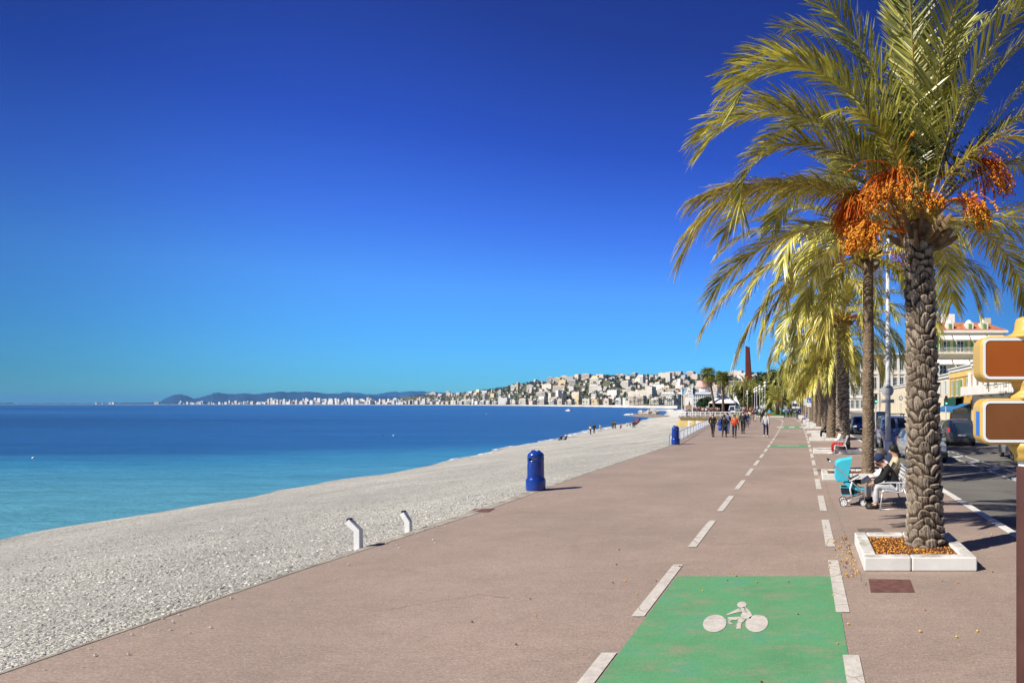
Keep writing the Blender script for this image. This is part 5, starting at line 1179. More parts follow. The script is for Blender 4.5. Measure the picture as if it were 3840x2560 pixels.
def window(T,o,ux,w_,h,shut=None,open_=True,frame=TRIM,depth=.06):
    """window on a wall: o = lower left corner, ux = direction along the wall; outward is ux turned to the right"""
    ux=Vector(ux); n=Vector((ux.y,-ux.x,0)); z=Vector((0,0,1)); o=Vector(o)
    def slab(mb,a,b,c,d,t0,t1):   # from a..b along, c..d up, t0..t1 out
        vs=[o+ux*x+z*y+n*t for t in (t0,t1) for x,y in ((a,c),(b,c),(b,d),(a,d))]; mb.add(vs,[(0,3,2,1),(4,5,6,7),(0,1,5,4),(1,2,6,5),(2,3,7,6),(3,0,4,7)])
    mb=MB().use(frame); f=.12
    slab(mb,-f,w_+f,h,h+f,.004,.10); slab(mb,-f,w_+f,-f,0,.004,.12); slab(mb,-f,0,0,h,.004,.08); slab(mb,w_,w_+f,0,h,.004,.08); slab(mb,w_/2-.04,w_/2+.04,0,h,.03,.07); slab(mb,0,w_/2-.04,h*.6,h*.6+.05,.03,.06); slab(mb,w_/2+.04,w_,h*.6,h*.6+.05,.03,.06)
    W=mb.build('window',T)
    mb=MB().use(GLS); slab(mb,0,w_,0,h,.004,.028); mb.build('pane',W)
    if shut:
        mb=MB().use(shut)
        if open_: slab(mb,-f-w_*.5,-f-.01,0,h,.01,.06); slab(mb,w_+f+.01,w_+f+w_*.5,0,h,.01,.06)
        else: slab(mb,.01,w_-.01,.01,h-.01,.10,.15)
        mb.build('shutters',W)
    return W
FX=22.0
# facades along the street face the sea (-X): along = +Y reversed so outward is -X : ux=(0,-1,0) gives n=(-1,0,0)
def street_block(x,y0,y1,h,wallm,label,name='building'):
    T=thing(name,label,'building',(x,y0,0)); L=y1-y0; MB().use(wallm).box((0,0,0),(12,L,h)).build('wall',T)
    MB().use(TRIM).box((-.35,-.15,h),(12,L-.02,h+.18)).build('cornice',T); MB().use(TRIM).box((-.2,-.1,h-.45),(0,L-.02,h-.003)).build('frieze',T); return T,L
# ochre building: gable side towards the camera is hidden, street side shows windows and awnings
T,L=street_block(FX,90,104,7.6,W_OCHRE,'ochre two storey house with green shutters above green and blue awnings')
for k,(yy0,sh,op) in enumerate(((1.6,SHG,True),(5.2,SHG,False),(8.0,SHG,True),(11.2,SHG,True))): window(T,(0,yy0+1.2,3.7),(0,-1,0),1.1,2.2,sh,op)
MB().use(W_YEL).box((-.1,0,6.3),(-.003,L-.05,7.14)).build('upper_band',T)
MB().use(AWG).add([(0,4.5,3.5),(0,12.5,3.5),(-1.2,12.5,3.3),(-1.2,4.5,3.3),(-1.2,12.5,2.2),(-1.2,4.5,2.2),(-1.15,12.5,2.2),(-1.15,4.5,2.2)],[(0,1,2,3),(3,2,4,5),(5,4,6,7)]).build('green_awning',T)
MB().use(AWB).add([(0,0,2.6),(0,12.8,2.6),(-2.6,12.8,1.75),(-2.6,0,1.75),(-2.6,12.8,1.35),(-2.6,0,1.35),(-2.55,12.8,1.35),(-2.55,0,1.35)],[(0,1,2,3),(3,2,4,5),(5,4,6,7)]).build('blue_awning',T)
MB().use(GLS).box((-.03,.6,.1),(-.003,12.4,2.3)).build('shop_front',T)
T=thing('terrace_screen','pale blue panel screen below the blue awning of the restaurant','screen',(FX-3,103,0)); MB().use(mat('screen_blue',(.15,.40,.65),.5,.1,3)).box((0,0,.0),(.08,1.9,1.5)).build('panel',T); MB().use(wp).box((0,-5,0),(.1,-.1,.5)).build('low_wall',T)
# white arcade building with balcony, nearer
T,L=street_block(FX,60,89.8,7.9,W_WHITE,'white building with corbels balcony and grey shutters behind the yellow sign')
for k in range(7): window(T,(0,3+k*3.8+1.1,4.6),(0,-1,0),1.1,2.2,SHW,k%2==0)
MB().use(W_WHITE).box((-1.6,12,3.6),(-.003,L-.05,3.85)).build('balcony_slab',T); MB().use(W_WHITE).box((-1.6,18,3.85),(-1.45,L-.05,4.7)).build('balustrade',T)
mb=MB().use(IRON)
for k in range(30): mb.box((-1.58,1+k*.55,3.6),(-1.55,1.03+k*.55,4.6))
mb.box((-1.6,.9,4.55),(-1.53,17.9,4.62)); mb.box((-1.6,.9,3.5),(-.003,11.9,3.6)); mb.build('iron_balcony',T)
for k in range(3): MB().use(TRIM).lathe([(.32,0),(.28,.3),(.25,2.3),(.33,2.6)],(-1.2,21+k*2.6,3.85+.0),10).build('column',T,smooth=True)
for k in range(6): MB().use(W_WHITE).box((-.5,2+k*4.6,0),(-.003,3.0+k*4.6,3.4)).build('pier',T)
# cream building with blind arches beyond the near palm
T,L=street_block(FX,104.2,126,7.0,W_CREAM,'cream building with pale shutters between the ochre house and the arcade')
for k in range(5): window(T,(0,2+k*4+1.1,3.9),(0,-1,0),1.1,2.1,SHW,True)
T,L=street_block(FX,130,200,6.8,W_CREAM,'long low cream arcade with tall narrow blind arches left of the near palm')
for k in range(18):
    y=2+k*3.8; mb=MB().use(W_BEI); pts=[(y,0.6),(y+1.3,.6),(y+1.3,4.6)]+[(y+.65+.65*math.cos(a),4.6+.65*math.sin(a)) for a in np.linspace(0,PI,7)[1:-1]]+[(y,4.6)]
    mb.prism(pts,'x',-.05,-.003); mb.build('blind_arch',T)
# tall building with the red roof
Y0=130.0; xa=D(3500,1515,Y0).x; xb=D(3768,1515,Y0).x; hz0=D(3500,1248,Y0).z; T=thing('apartment_building','tall cream apartment building with red tile roof dormers and white awnings','building',(xa,Y0,0)); Wd=xb-xa
MB().use(W_BEI).box((0,0,0),(Wd,16,hz0)).build('wall',T)
MB().use(TRIM).box((-.5,-.6,hz0),(Wd+.5,16.5,hz0+.45)).build('cornice',T)
MB().use(RTILE).add([(-.5,-.6,hz0+.46),(Wd+.5,-.6,hz0+.46),(Wd+.5,16.5,hz0+.46),(-.5,16.5,hz0+.46),(2.6,4.5,hz0+2.5),(Wd-2.6,4.5,hz0+2.5),(Wd-2.6,12,hz0+2.5),(2.6,12,hz0+2.5)],[(0,1,5,4),(1,2,6,5),(2,3,7,6),(3,0,4,7),(4,5,6,7)]).build('roof',T)
for x in (2.6,6.4,9.2):
    d_=MB().use(W_WHITE).box((x,.2,hz0+.5),(x+1.3,2.6,hz0+2.0)).build('dormer',T); mb=MB().use(W_WHITE); mb.lathe([(.7,0),(.55,.35),(.2,.6)],(x+.65,1.2,hz0+2.0),10); mb.build('dormer_cap',d_); MB().use(SHG).box((x+.35,.12,hz0+.8),(x+.95,.19,hz0+1.75)).build('shutter',d_)
MB().use(W_WHITE).box((2.9,6,hz0+2.5),(5.4,9,hz0+4.4)).build('chimney_block',T); MB().use(W_WHITE).box((.8,7,hz0+2.5),(2.4,10,hz0+5.2)).build('chimney_block',T); MB().use(W_BEI).box((11,6,hz0+2.4),(12.6,7,hz0+3.6)).build('chimney',T)
for fl,(z,aw) in enumerate(((hz0-3.6,True),(hz0-8.2,True),(hz0-12.6,False))):
    for k in range(4):
        x=1.2+k*3.3; W=window(T,(x,0,z-.0),(1,0,0),1.25,2.0,SHG if fl==0 else SHW,True)
        if aw: MB().use(AWW).add([(x-.9,-.0,z+3.3),(x+2.2,-.0,z+3.3),(x+2.2,-1.3,z+2.35),(x-.9,-1.3,z+2.35),(x-.9,-1.3,z+2.15),(x+2.2,-1.3,z+2.15)],[(0,1,2,3),(3,2,5,4)]).build('awning',T)
    MB().use(TRIM).box((0,-1.1,z-.42),(Wd-.3,0-.003,z-.25)).build('balcony_slab',T)
    mb=MB().use(IRON if fl else TRIM)
    for k in range(60): mb.box((.05+k*Wd/61,-1.08,z-.25),(.09+k*Wd/61,-1.04,z+.7))
    mb.box((0,-1.1,z+.7),(Wd-.3,-1.03,z+.76)); mb.build('balcony_rail',T)
# ornate cream building and others further on
def big_block(px0,px1,Y,ytop,wallm,label,floors,style=0,nw=6,shut=None,roofm=None):
    a=D(px0,1515,Y); b=D(px1,1515,Y); h=D(px0,ytop,Y).z; W_=b.x-a.x; T=thing('building',label,'building',(a.x,Y,0)); MB().use(wallm).box((0,0,0),(W_,14,h)).build('wall',T)
    MB().use(TRIM).box((-.6,-.9,h),(W_+.6,14.5,h+.5)).build('cornice',T); fh=h/floors
    if roofm: MB().use(roofm).add([(-.6,-.9,h+.51),(W_+.6,-.9,h+.51),(W_+.6,14.5,h+.51),(-.6,14.5,h+.51),(3,5,h+3),(W_-3,5,h+3)],[(0,1,5,4),(1,2,5),(2,3,4,5),(3,0,4)]).build('roof',T)
    for fl in range(floors):
        MB().use(TRIM).box((-.15,-.3,fl*fh-.12 if fl else .0),(W_+.15,-.003,fl*fh+.18)).build('string_course',T)
        for k in range(nw):
            w_=W_/nw; window(T,(k*w_+w_*.25,0,fl*fh+fh*.22),(1,0,0),w_*.48,fh*.6,shut,True)
    if style:
        for k in range(nw+1): MB().use(TRIM).box((k*W_/nw-.35 if k else 0,-.22,.2),(k*W_/nw+.35 if k<nw else W_,-.003,h-.2)).build('pilaster',T)
    return T
big_block(3268,3420,210,1330,W_CREAM,'ornate cream building with pilasters and dark windows behind the lamp post',3,1,6)
big_block(3150,3262,260,1345,W_WHITE,'pale building seen between the trunks of the near palms',4,0,6,SHW)
big_block(3060,3150,330,1395,W_CREAM,'cream building behind the middle palms of the row',4,0,6,SHW)
big_block(3030,3062,420,1420,W_WHITE,'white building at the far end of the street',4,0,4,SHW)
big_block(3440,3500,165,1330,W_YEL,'yellow building just left of the red roofed one',4,0,3,SHG,RTILE)
big_block(2722,2790,560,1430,W_CREAM,'cream building behind the marquee and the fan palms',5,0,7,SHW)
big_block(2600,2660,700,1478,W_WHITE,'low white block left of the domed hotel front',3,0,8)
big_block(2818,2900,520,1410,W_WHITE,'pale building behind the dark park trees',6,0,7,SHW)
# ================= litter bins
BLUE=mat('bin_blue',(.006,.035,.27),.25,.12,2,(.010,.055,.34),coat=.5)
def litter_bin(p,label):
    T=thing('litter_bin',label,'litter bin',p,group='tall blue litter bins along the sea wall')
    prof=[(.235,.0),(.262,.03),(.265,.06),(.268,.28),(.262,.315),(.235,.36),(.228,.38),(.228,.43),(.218,.435),(.218,.45),(.228,.455),(.224,.80),(.215,.805),(.215,.822),(.224,.828),(.224,.86),(.224,.93),(.222,1.0),(.212,1.03),(.19,1.06),(.14,1.10),(.10,1.115),(.09,1.115)]
    n=40
    sk=lambda i,j: i in(15,) and (j in range(26,34) or j in range(6,14))
    mb=MB().use(BLUE); mb.lathe(prof,n=n,cap=False,skip=sk); mb.add([(0,0,1.115)]+[(.09*math.cos(2*PI*j/n),.09*math.sin(2*PI*j/n),1.115) for j in range(n)],[(0,j+1,(j+1)%n+1) for j in range(n)])
    o=mb.build('shell',T,smooth=True,angle=35); s=o.modifiers.new('solid','SOLIDIFY'); s.thickness=.012; s.offset=-1
    mb=MB().use(mat('bin_slot_liner',(.55,.53,.48),.6,.1,4)); mb.lathe([(.15,.84),(.15,.95)],n=16); mb.build('liner',T)
    mb=MB().use(BLUE); mb.tube([(-.14,0,1.07),(-.10,0,1.13),(-.05,0,1.14),(-.01,0,1.12)],.02,8); mb.tube([(.06,0,1.12),(.09,0,1.135),(.13,0,1.09)],.018,8); mb.build('lid_handle',T,smooth=True)
    return T
b1=litter_bin(G(2009,1838),'tall blue litter bin standing nearest on the sea wall edge')
dup(b1,G(2533,1666),.4,'blue litter bin further along beside the start of the railing')
for px,py,lab in ((2574,1560,'small distant blue bin at the left end of the terrace railing'),(2590,1554,'small distant blue bin second from the left end of the terrace'),(2736,1555,'small distant blue bin in front of the crowd at the right'),(2704,1614,'blue bin beside the seated person at the railing')):
    dup(b1,G(px,py),.2,lab)
# ================= white bent posts at the wall edge
def bent(base,hv,dx,dz,lab):
    T=thing('bent_post',lab,'post',base,group='white bent posts on the edge of the sea wall'); s=.05
    d=Vector((dx,0,dz)); n=Vector((dz,0,-dx)).normalized()
    a=[(-s,-.05,-.55),(s,-.05,-.55),(s,.05,-.55),(-s,.05,-.55)]; k1=Vector((s,0,hv)); k0=Vector((-s,0,hv-.03)); t0=k0+d-n*.0; t1=t0+n*.095
    mb=MB().use(wp); vs=[(-s,y,-.55) for y in (-.05,.05)]+[(s,y,-.55) for y in (-.05,.05)]+[(k0.x,y,k0.z) for y in (-.05,.05)]+[(k1.x,y,k1.z) for y in (-.05,.05)]+[(t0.x,y,t0.z) for y in (-.05,.05)]+[(t1.x,y,t1.z) for y in (-.05,.05)]
    mb.add(vs,[(0,2,3,1),(0,4,6,2),(1,3,7,5),(0,1,5,4),(2,6,7,3),(4,8,10,6),(5,7,11,9),(4,5,9,8),(6,10,11,7),(8,9,11,10)]); mb.build('post',T,bevel=.008)
    mb=MB().use(IRON); c=(t0+t1)/2; mb.box((c.x-.015,-.035,c.z+.0),(c.x+.045,.035,c.z+.05)); mb.build('end_cap',T)
bent(Vector((-7.66,11.7,0)),.30,-.15,.145,'nearer white bent post leaning out over the pebbles')
bent(Vector((-7.76,13.35,0)),.16,-.10,.17,'farther white bent post leaning out over the pebbles')
# ================= bench, its sitters and the stroller
ALU=mat('bench_metal',(.52,.52,.53),.35,.06,6,metal=.35); SLAT=mat('bench_slat',(.60,.61,.62),.4,.06,6)
def bench(x,y,n,label,w_=.62,rz=0):
    """seat facing -X; runs along +Y from y"""
    T=thing('bench',label,'bench',(x,y,0),rz,group='white slatted seats along the promenade'); L=w_*n
    # profile of seat and back (x, z)
    prof=[(-.02,.40),(.0,.435),(.06,.455),(.14,.445),(.23,.43),(.32,.415),(.40,.41),(.455,.44),(.49,.50),(.52,.58),(.55,.66),(.58,.74),(.61,.82),(.64,.89),(.66,.93)]
    mb=MB().use(SLAT)
    for i,(a,b) in enumerate(zip(prof,prof[1:])):
        if i in(6,): pass
        dx,dz=b[0]-a[0],b[1]-a[1]; l=math.hypot(dx,dz); g=.012/l; a2=(a[0]+dx*g,a[1]+dz*g); b2=(b[0]-dx*g,b[1]-dz*g); nx,nz=-dz/l*.012,dx/l*.012
        mb.add([(a2[0],.02,a2[1]),(b2[0],.02,b2[1]),(b2[0]+nx,.02,b2[1]+nz),(a2[0]+nx,.02,a2[1]+nz),(a2[0],L-.02,a2[1]),(b2[0],L-.02,b2[1]),(b2[0]+nx,L-.02,b2[1]+nz),(a2[0]+nx,L-.02,a2[1]+nz)],[(0,1,2,3),(4,7,6,5),(0,4,5,1),(1,5,6,2),(2,6,7,3),(3,7,4,0)])
    mb.build('slats',T)
    for y_ in (0,L):
        mb=MB().use(ALU); mb.tube([(a,y_,b) for a,b in prof],.016,6); mb.build('side_frame',T,smooth=True)
        MB().use(ALU).tube([(0,y_,.43),(-.03,y_,.2),(-.05,y_,0)],.018,6).build('leg',T,smooth=True); MB().use(ALU).tube([(.50,y_,.50),(.58,y_,.25),(.66,y_,0)],.018,6).build('leg',T,smooth=True)
        MB().use(ALU).tube([(-.05,y_,.02),(.3,y_,.03),(.66,y_,.02)],.012,6).build('foot_bar',T,smooth=True)
        MB().use(ALU).tube([(.14,y_,.45),(.17,y_,.64)],.01,5).build('arm_support',T); MB().use(ALU).tube([(.42,y_,.43),(.43,y_,.62)],.01,5).build('arm_support',T); MB().use(SLAT).box((.10,y_-.025,.63),(.53,y_+.025,.66)).build('armrest',T)
    return T
bx=1.78; by=15.75
bench(bx,by,3,'white slatted bench carrying the seated group behind the nearest palm')
# nearest sitter: black coat, navy beanie, leaning forward towards the stroller
def sitter(label,x,y,**kw):
    lean=kw.pop('lean',.1); h=kw.pop('h',1.72); J,k=pose('sit',kw.pop('ph',0),h,lean)
    if kw.pop('legcross',False):
        J['knee_l']=V3(.02,-.42,.66)*k; J['ankle_l']=V3(-.18,-.62,.48)*k; J['toe_l']=V3(-.22,-.76,.52)*k
    if kw.pop('reach',False):
        for nm,sd in (('l',1),('r',-1)): J['wr_'+nm]=V3(.06*sd,-.50,.60)*k; J['el_'+nm]=V3(.20*sd,-.30,.70)*k
    T=make_person(label,J=J,k=k,**kw); T.location=(x,y,0); T.rotation_euler=(0,0,R(-90)); T['group']='people seated by the stroller'; return T
sitter('person in black coat and navy beanie leaning forward on the bench by the stroller',bx+.32,by+.34,jacket='black',trousers='lightgrey',hair='dark',hat='navy',lean=.23,h=1.74,coat=.04,level=2,reach=True,torso=1.32)
sitter('curly haired person in white jacket and cream trousers in the middle of the bench',bx+.24,by+1.12,jacket='white',trousers='white',hair='curly',lean=.10,h=1.74,level=2,legcross=True)
sitter('person in beige jacket with long black hair at the far end of the bench',bx+.44,by+1.62,jacket='beige',trousers='black',hair='dark',hairlen=.9,lean=-.02,h=1.80,level=2,torso=1.2)
sitter('person in black trousers bent forward, almost hidden behind the navy beanie',bx+.30,by+.66,jacket='charcoal',trousers='black',hair='dark',lean=.22,h=1.55,level=2)
# stroller
TUR=mat('stroller_turquoise',(.05,.48,.60),.7,.08,4,bump=.2,bscale=12); TUB=mat('stroller_tube',(.55,.56,.57),.3,.05,6,metal=.5); TYRE=mat('tyre_grey',(.05,.05,.05),.8,.2,8); DKF=mat('fabric_dark',(.015,.018,.03),.85,.3,6)
S=thing('stroller','turquoise pushchair with raised hood standing in front of the bench','stroller',(1.02,16.55,0))
def wheel(parent,x,y,r,name='wheel',w_=.035,rimm=None,axis='y',spokes=5):
    mb=MB().use(TYRE); n=20
    ring=[(r*.82,-w_/2),(r,-w_*.35),(r,w_*.35),(r*.82,w_/2)]
    vs=[];fs=[]
    for j in range(n):
        t_=2*PI*j/n
        for rr_,o in ring: vs.append((rr_*math.cos(t_),o,rr_*math.sin(t_)))
    for j in range(n):
        for i in range(4): a=j*4+i; b=j*4+(i+1)%4; c=((j+1)%n)*4+(i+1)%4; d=((j+1)%n)*4+i; fs.append((a,b,c,d))
    mb.add(vs,fs); W=mb.build(name,parent,smooth=True); W.location=(x,y,r)
    mb=MB().use(rimm or wp); 
    vs=[];m_=n
    for o in (-w_*.42,w_*.42): vs+= [(r*.84*math.cos(2*PI*j/n),o,r*.84*math.sin(2*PI*j/n)) for j in range(n)]
    mb.add(vs,[tuple(range(n)),tuple(range(n,2*n))[::-1]]+[(j,(j+1)%n,(j+1)%n+n,j+n) for j in range(n)]); Rm=mb.build('rim',W)
    mb=MB().use(mat('rim_dark_gap',(.08,.08,.09),.6,.2,5))
    for k in range(spokes):
        t_=2*PI*k/spokes; c=Vector((r*.5*math.cos(t_),0,r*.5*math.sin(t_)))
        for o in (-w_*.46,w_*.46): mb.add([(c.x+r*.12*math.cos(a),o,c.z+r*.12*math.sin(a)) for a in np.linspace(0,2*PI,8)[:-1]],[tuple(range(7))])
    mb.build('rim_holes',Rm); return W
for y_ in (-.23,.23):
    wheel(S,-.10,y_,.095); wheel(S,.37,y_*.75,.082)
    MB().use(TUB).tube([(-.447,y_,1.10),(-.40,y_,1.07),(-.10,y_,.79),(.16,y_,.53),(.39,y_*.85,.34),(.40,y_*.8,.10)],.016,8).build('push_bar',S,smooth=True)
    MB().use(TUB).tube([(-.10,y_,.095),(.08,y_,.16),(.37,y_*.8,.26)],.016,8).build('chassis_bar',S,smooth=True)
    MB().use(wp).tube([(.10,y_,.60),(.05,y_,.42),(.10,y_,.20)],.022,8).build('link_bar',S,smooth=True)
    MB().use(SLAT).tube([(.035,y_,.61),(.16,y_,.66),(.295,y_,.73)],.02,6).build('armrest',S,smooth=True)
MB().use(DKF).tube([(-.44,-.23,1.095),(-.48,-.12,1.12),(-.48,.12,1.12),(-.44,.23,1.095)],.02,8).build('handle',S,smooth=True)
# folded cloth hood: ribs fan from the pivot, flat sides and a gently domed top
piv=Vector((.0,0,.66)); vs=[];nA=5
for i,(ex,ez) in enumerate(((-.30,.98),(-.30,1.07),(-.18,1.13),(-.04,1.155),(.105,1.18))):
    for y_,fx in ((-.225,0),(-.215,.93),(-.13,1.0),(0,1.03),(.13,1.0),(.215,.93),(.225,0)):
        p=piv.lerp(Vector((ex,0,ez)),fx if fx else .0); vs.append((p.x+(.012 if i%2 else 0)*(fx>0),y_,p.z))
MB().use(TUR).add(vs,[(i*7+j,i*7+j+1,(i+1)*7+j+1,(i+1)*7+j) for i in range(nA-1) for j in range(6)]).build('hood',S).modifiers.new('s','SOLIDIFY').thickness=.006
pr=[(-.30,1.0),(-.02,.72),(.03,.60),(-.07,.60),(-.10,.575),(-.18,.60),(-.26,.585),(-.31,.68)]
MB().use(TUR).prism(pr,'y',-.215,.215).build('back_cover',S,bevel=.02)
MB().use(TUR).prism([(-.07,.60),(.05,.56),(.22,.44),(.42,.42),(.42,.38),(.20,.38),(.0,.46),(-.10,.54)],'y',-.19,.19).build('seat',S,bevel=.015)
MB().use(DKF).prism([(-.14,.28),(.22,.285),(.24,.43),(-.16,.45)],'y',-.18,.18).build('basket',S); mb=MB().use(TUR)
for z0,z1,x0,x1 in ((.275,.28,-.145,.225),(.455,.435,-.165,.245)): mb.tube([(x0,-.185,z0),(x1,-.185,z1),(x1,.185,z1),(x0,.185,z0),(x0,-.185,z0)],.011,6)
mb.build('basket_rim',S)
Jc,kc=pose('sit',0,.74,0); C=make_person('small child in navy sitting in the turquoise pushchair',J=Jc,k=kc,jacket='navy',trousers='navy',hair='dark',fingers=False,level=1,shoes=SHOEW); C.location=(1.02+.03,16.55,.30); C.rotation_euler=(0,0,R(90))
# another bench with red legged sitter further on, and one more
bench(2.05-.62,33.0,2,'white seat before the planter of the third palm with a red trousered sitter')
sitter('person in white jacket and red trousers sitting in front of the third palm',1.75,33.6,jacket='white',trousers='red',hair='dark',shoes=SHOEW,h=1.66)['group']='people seated further along the palms'
bench(1.2,48.5,2,'white seat beside the fifth palm with a sitter in black')
sitter('person in black stretching legs on the seat by the fifth palm',1.55,49.0,jacket='black',trousers='black',hair='grey',h=1.7,lean=-.05)['group']='people seated further along the palms'
bench(-.3,90,2,'white seat far along the row with a sitter in blue'); sitter('person in bright blue coat resting on the far seat by the lane',0.0,90.6,jacket='blue',trousers='navy',hair='dark',h=1.7,lean=-.1)['group']='people seated further along the palms'
# ================= lamp post, signs, traffic lights
T=thing('lamp_post','tall white lamp post with square base at the kerb behind the near palm','street lamp',(3.22,26.6,0))
MB().use(wp).box((-.15,-.15,0),(.15,.15,1.0)).build('base',T,bevel=.02); MB().use(mat('post_grey',(.55,.56,.58),.45,.08,3)).tube([(0,0,1.0),(0,0,3),(0,0,8.9)],[.115,.10,.075],12).build('pole',T,smooth=True)
MB().use(wp).tube([(0,0,8.9),(-.15,0,9.1),(-.5,0,9.2),(-1.0,0,9.2)],.05,8).build('arm',T,smooth=True); mb=MB().use(wp); mb.ball((-1.2,0,9.15),.28,12,6,(1,1,.5)); mb.build('lamp_head',T,smooth=True)
SGB=mat('sign_back_grey',(.50,.51,.52),.5,.1,4)
mb=MB().use(SGB); mb.prism([(.24*math.cos(a),2.98+.24*math.sin(a)) for a in np.linspace(0,2*PI,25)[:-1]],'y',.11,.125); mb.build('round_sign',T); MB().use(SGB).box((-.26,.11,2.50),(.26,.125,2.64)).build('plate_sign',T)
for z in (2.55,2.86,3.1): mb=MB().use(IRON); mb.lathe([(.115,z),(.115,z+.02)],n=12); mb.build('clamp',T)
def tlight(p,lab,h=3.1,rz=0):
    T=thing('traffic_light',lab,'traffic light',p,rz); MB().use(pgr).tube([(0,0,0),(0,0,h)],.06,8).build('pole',T)
    hd=MB().use(IRON).box((-.13,-.25,h-.95),(.13,-.06,h)).build('signal_head',T,bevel=.02)
    for i,c in enumerate(((.10,.01,.01),(.10,.06,.01),(.1,.95,.62))):
        mb=MB().use(mat(f'signal_{i}',c,.3,.02,1,emit=(1.6 if i==2 else 0))); mb.prism([(.085*math.cos(a),h-.16-.3*i+.085*math.sin(a)) for a in np.linspace(0,2*PI,13)[:-1]],'y',-.27,-.252); mb.build('lens',hd)
    return T
tlight(Vector((D(3284,1515,68).x,68,-.1)),'green traffic light left of the white lamp post',3.6)
tlight(Vector((D(3547,1515,70).x,70,-.1)),'green traffic light just right of the near palm trunk',3.4)
# blue information sign and its twin by the planters
SB=mat('sign_blue',(.02,.12,.55),.5,.06,3)
for px,Y,lab,two in ((3034,66,'blue over white information sign on a thin grey post by the planters',True),(3022,78,'white sign plate seen behind the blue one by the planters',False)):
    b0=D(px,1515,Y); T=thing('sign_post',lab,'sign',(b0.x,Y,0)); h=3.05 if two else 3.3; MB().use(pgr).tube([(0,0,0),(0,0,h)],.035,8).build('pole',T)
    if two:
        P_=MB().use(SB).box((-.19,-.06,h-.45),(.19,-.04,h)).build('blue_plate',T); mb=MB().use(wp); mb.prism([(-.1,h-.4),(-.04,h-.4),(-.04,h-.12),(-.1,h-.12)],'y',-.068,-.061); mb.prism([(.0,h-.38),(.12,h-.38),(.12,h-.3),(.0,h-.3)],'y',-.068,-.061); mb.build('symbol',P_)
        MB().use(wp).box((-.21,-.06,h-.86),(.21,-.04,h-.47)).build('white_plate',T)
    else: MB().use(SHW).box((-.2,-.05,h-1.0),(.2,-.03,h-.25)).build('plate',T)
b0=D(3428,1515,52); T=thing('no_stopping_sign','round black and white road sign with plate in front of the cream arcade','sign',(16.3*.0+D(3378,1515,110).x,110,0)); MB().use(pgr).tube([(0,0,0),(0,0,3.1)],.05,8).build('pole',T)
mb=MB().use(wp); mb.prism([(.36*math.cos(a),3.45+.36*math.sin(a)) for a in np.linspace(0,2*PI,21)[:-1]],'y',-.08,-.05); D_=mb.build('disc',T); mb=MB().use(IRON)
for a0,a1 in zip(np.linspace(0,2*PI,21),np.linspace(0,2*PI,21)[1:]): mb.prism([(r*math.cos(a),3.45+r*math.sin(a)) for r,a in ((.25,a0),(.34,a0),(.34,a1),(.25,a1))],'y',-.09,-.081)
mb.prism([(-.12,3.33),(-.06,3.28),(.13,3.56),(.07,3.6)],'y',-.09,-.081); mb.build('ring',D_); MB().use(wp).box((-.3,-.08,2.6),(.3,-.05,2.95)).build('plate',T)
# ================= yellow sign at the right edge
YS=mat('sign_yellow',(.60,.38,.09),.5,.08,2,coat=.1); OP=mat('sign_panel_rust',(.30,.065,.004),.5,.08,2,(.34,.085,.006)); OP2=mat('sign_panel_brown',(.17,.055,.012),.5,.12,2,(.20,.075,.02)); WS=mat('sign_white_border',(.78,.80,.80),.4,.04,3); PB=mat('post_brown',(.085,.032,.026),.6,.2,4)
SY=5.2; pxm=3872; sxm=D(pxm,1515,SY).x
T=thing('signboard','yellow twin box sign with blank rust panels on a brown post','sign',(sxm,SY+.12,0))
def rrect(hw,z0,z1,r,n=6):
    out=[]
    for cx,cz,a0 in ((hw-r,z1-r,0),(-hw+r,z1-r,90),(-hw+r,z0+r,180),(hw-r,z0+r,270)):
        for k in range(n+1): a=R(a0+90*k/n); out.append((cx+r*math.cos(a),cz+r*math.sin(a)))
    return out
hw=(3872-3678)/F*SY
for i,(yt,yb,pm) in enumerate(((1258,1430,OP),(1493,1667,OP2))):
    z1=D(0,yt,SY).z; z0=D(0,yb,SY).z; mb=MB().use(YS)
    # box with an inset face; its left flank is turned to the camera by its depth
    mb.prism(rrect(hw,z0,z1,.08),'y',-.11,.13); B_=mb.build('box',T,smooth=True,angle=40,bevel=.012)
    mb=MB().use(WS); a=rrect(hw-.018,z0+.018,z1-.018,.055); b=rrect(hw-.038,z0+.038,z1-.038,.035); n=len(a)
    mb.add([(p[0],-.118,p[1]) for p in a]+[(p[0],-.118,p[1]) for p in b]+[(p[0],-.110,p[1]) for p in a],[(j,(j+1)%n,(j+1)%n+n,j+n) for j in range(n)]+[(j,j+2*n,(j+1)%n+2*n,(j+1)%n) for j in range(n)]); mb.build('white_border',B_)
    mb=MB().use(pm); b=rrect(hw-.039,z0+.039,z1-.039,.035); mb.prism(b,'y',-.114,-.108); mb.build('panel',B_)
    if i==1: MB().use(mat('sticker_blue',(.03,.17,.60),.5,.05,3)).box((-hw-.0025,-.085,z0+.07),(-hw+.002,.02,z1-.10)).build('sticker',B_)
zt=D(0,1258,SY).z; zm0=D(0,1493,SY).z; zm1=D(0,1430,SY).z; zb=D(0,1667,SY).z
MB().use(YS).lathe([(.17,zt-.01),(.155,zt+.012),(.115,zt+.03),(.10,zt+.06),(.095,zt+.11),(.085,zt+.14),(.05,zt+.156),(.005,zt+.16)],n=20).build('finial',T,smooth=True)
MB().use(YS).lathe([(.14,zm0-.01),(.145,zm0+.015),(.125,zm0+.03),(.10,zm0+.06),(.12,zm1-.02),(.13,zm1+.01)],n=20).build('neck',T,smooth=True)
MB().use(YS).lathe([(.10,zb-.13),(.10,zb-.09),(.13,zb-.05),(.14,zb-.03),(.145,zb+.01)],n=20).build('collar',T,smooth=True)
hp=.083
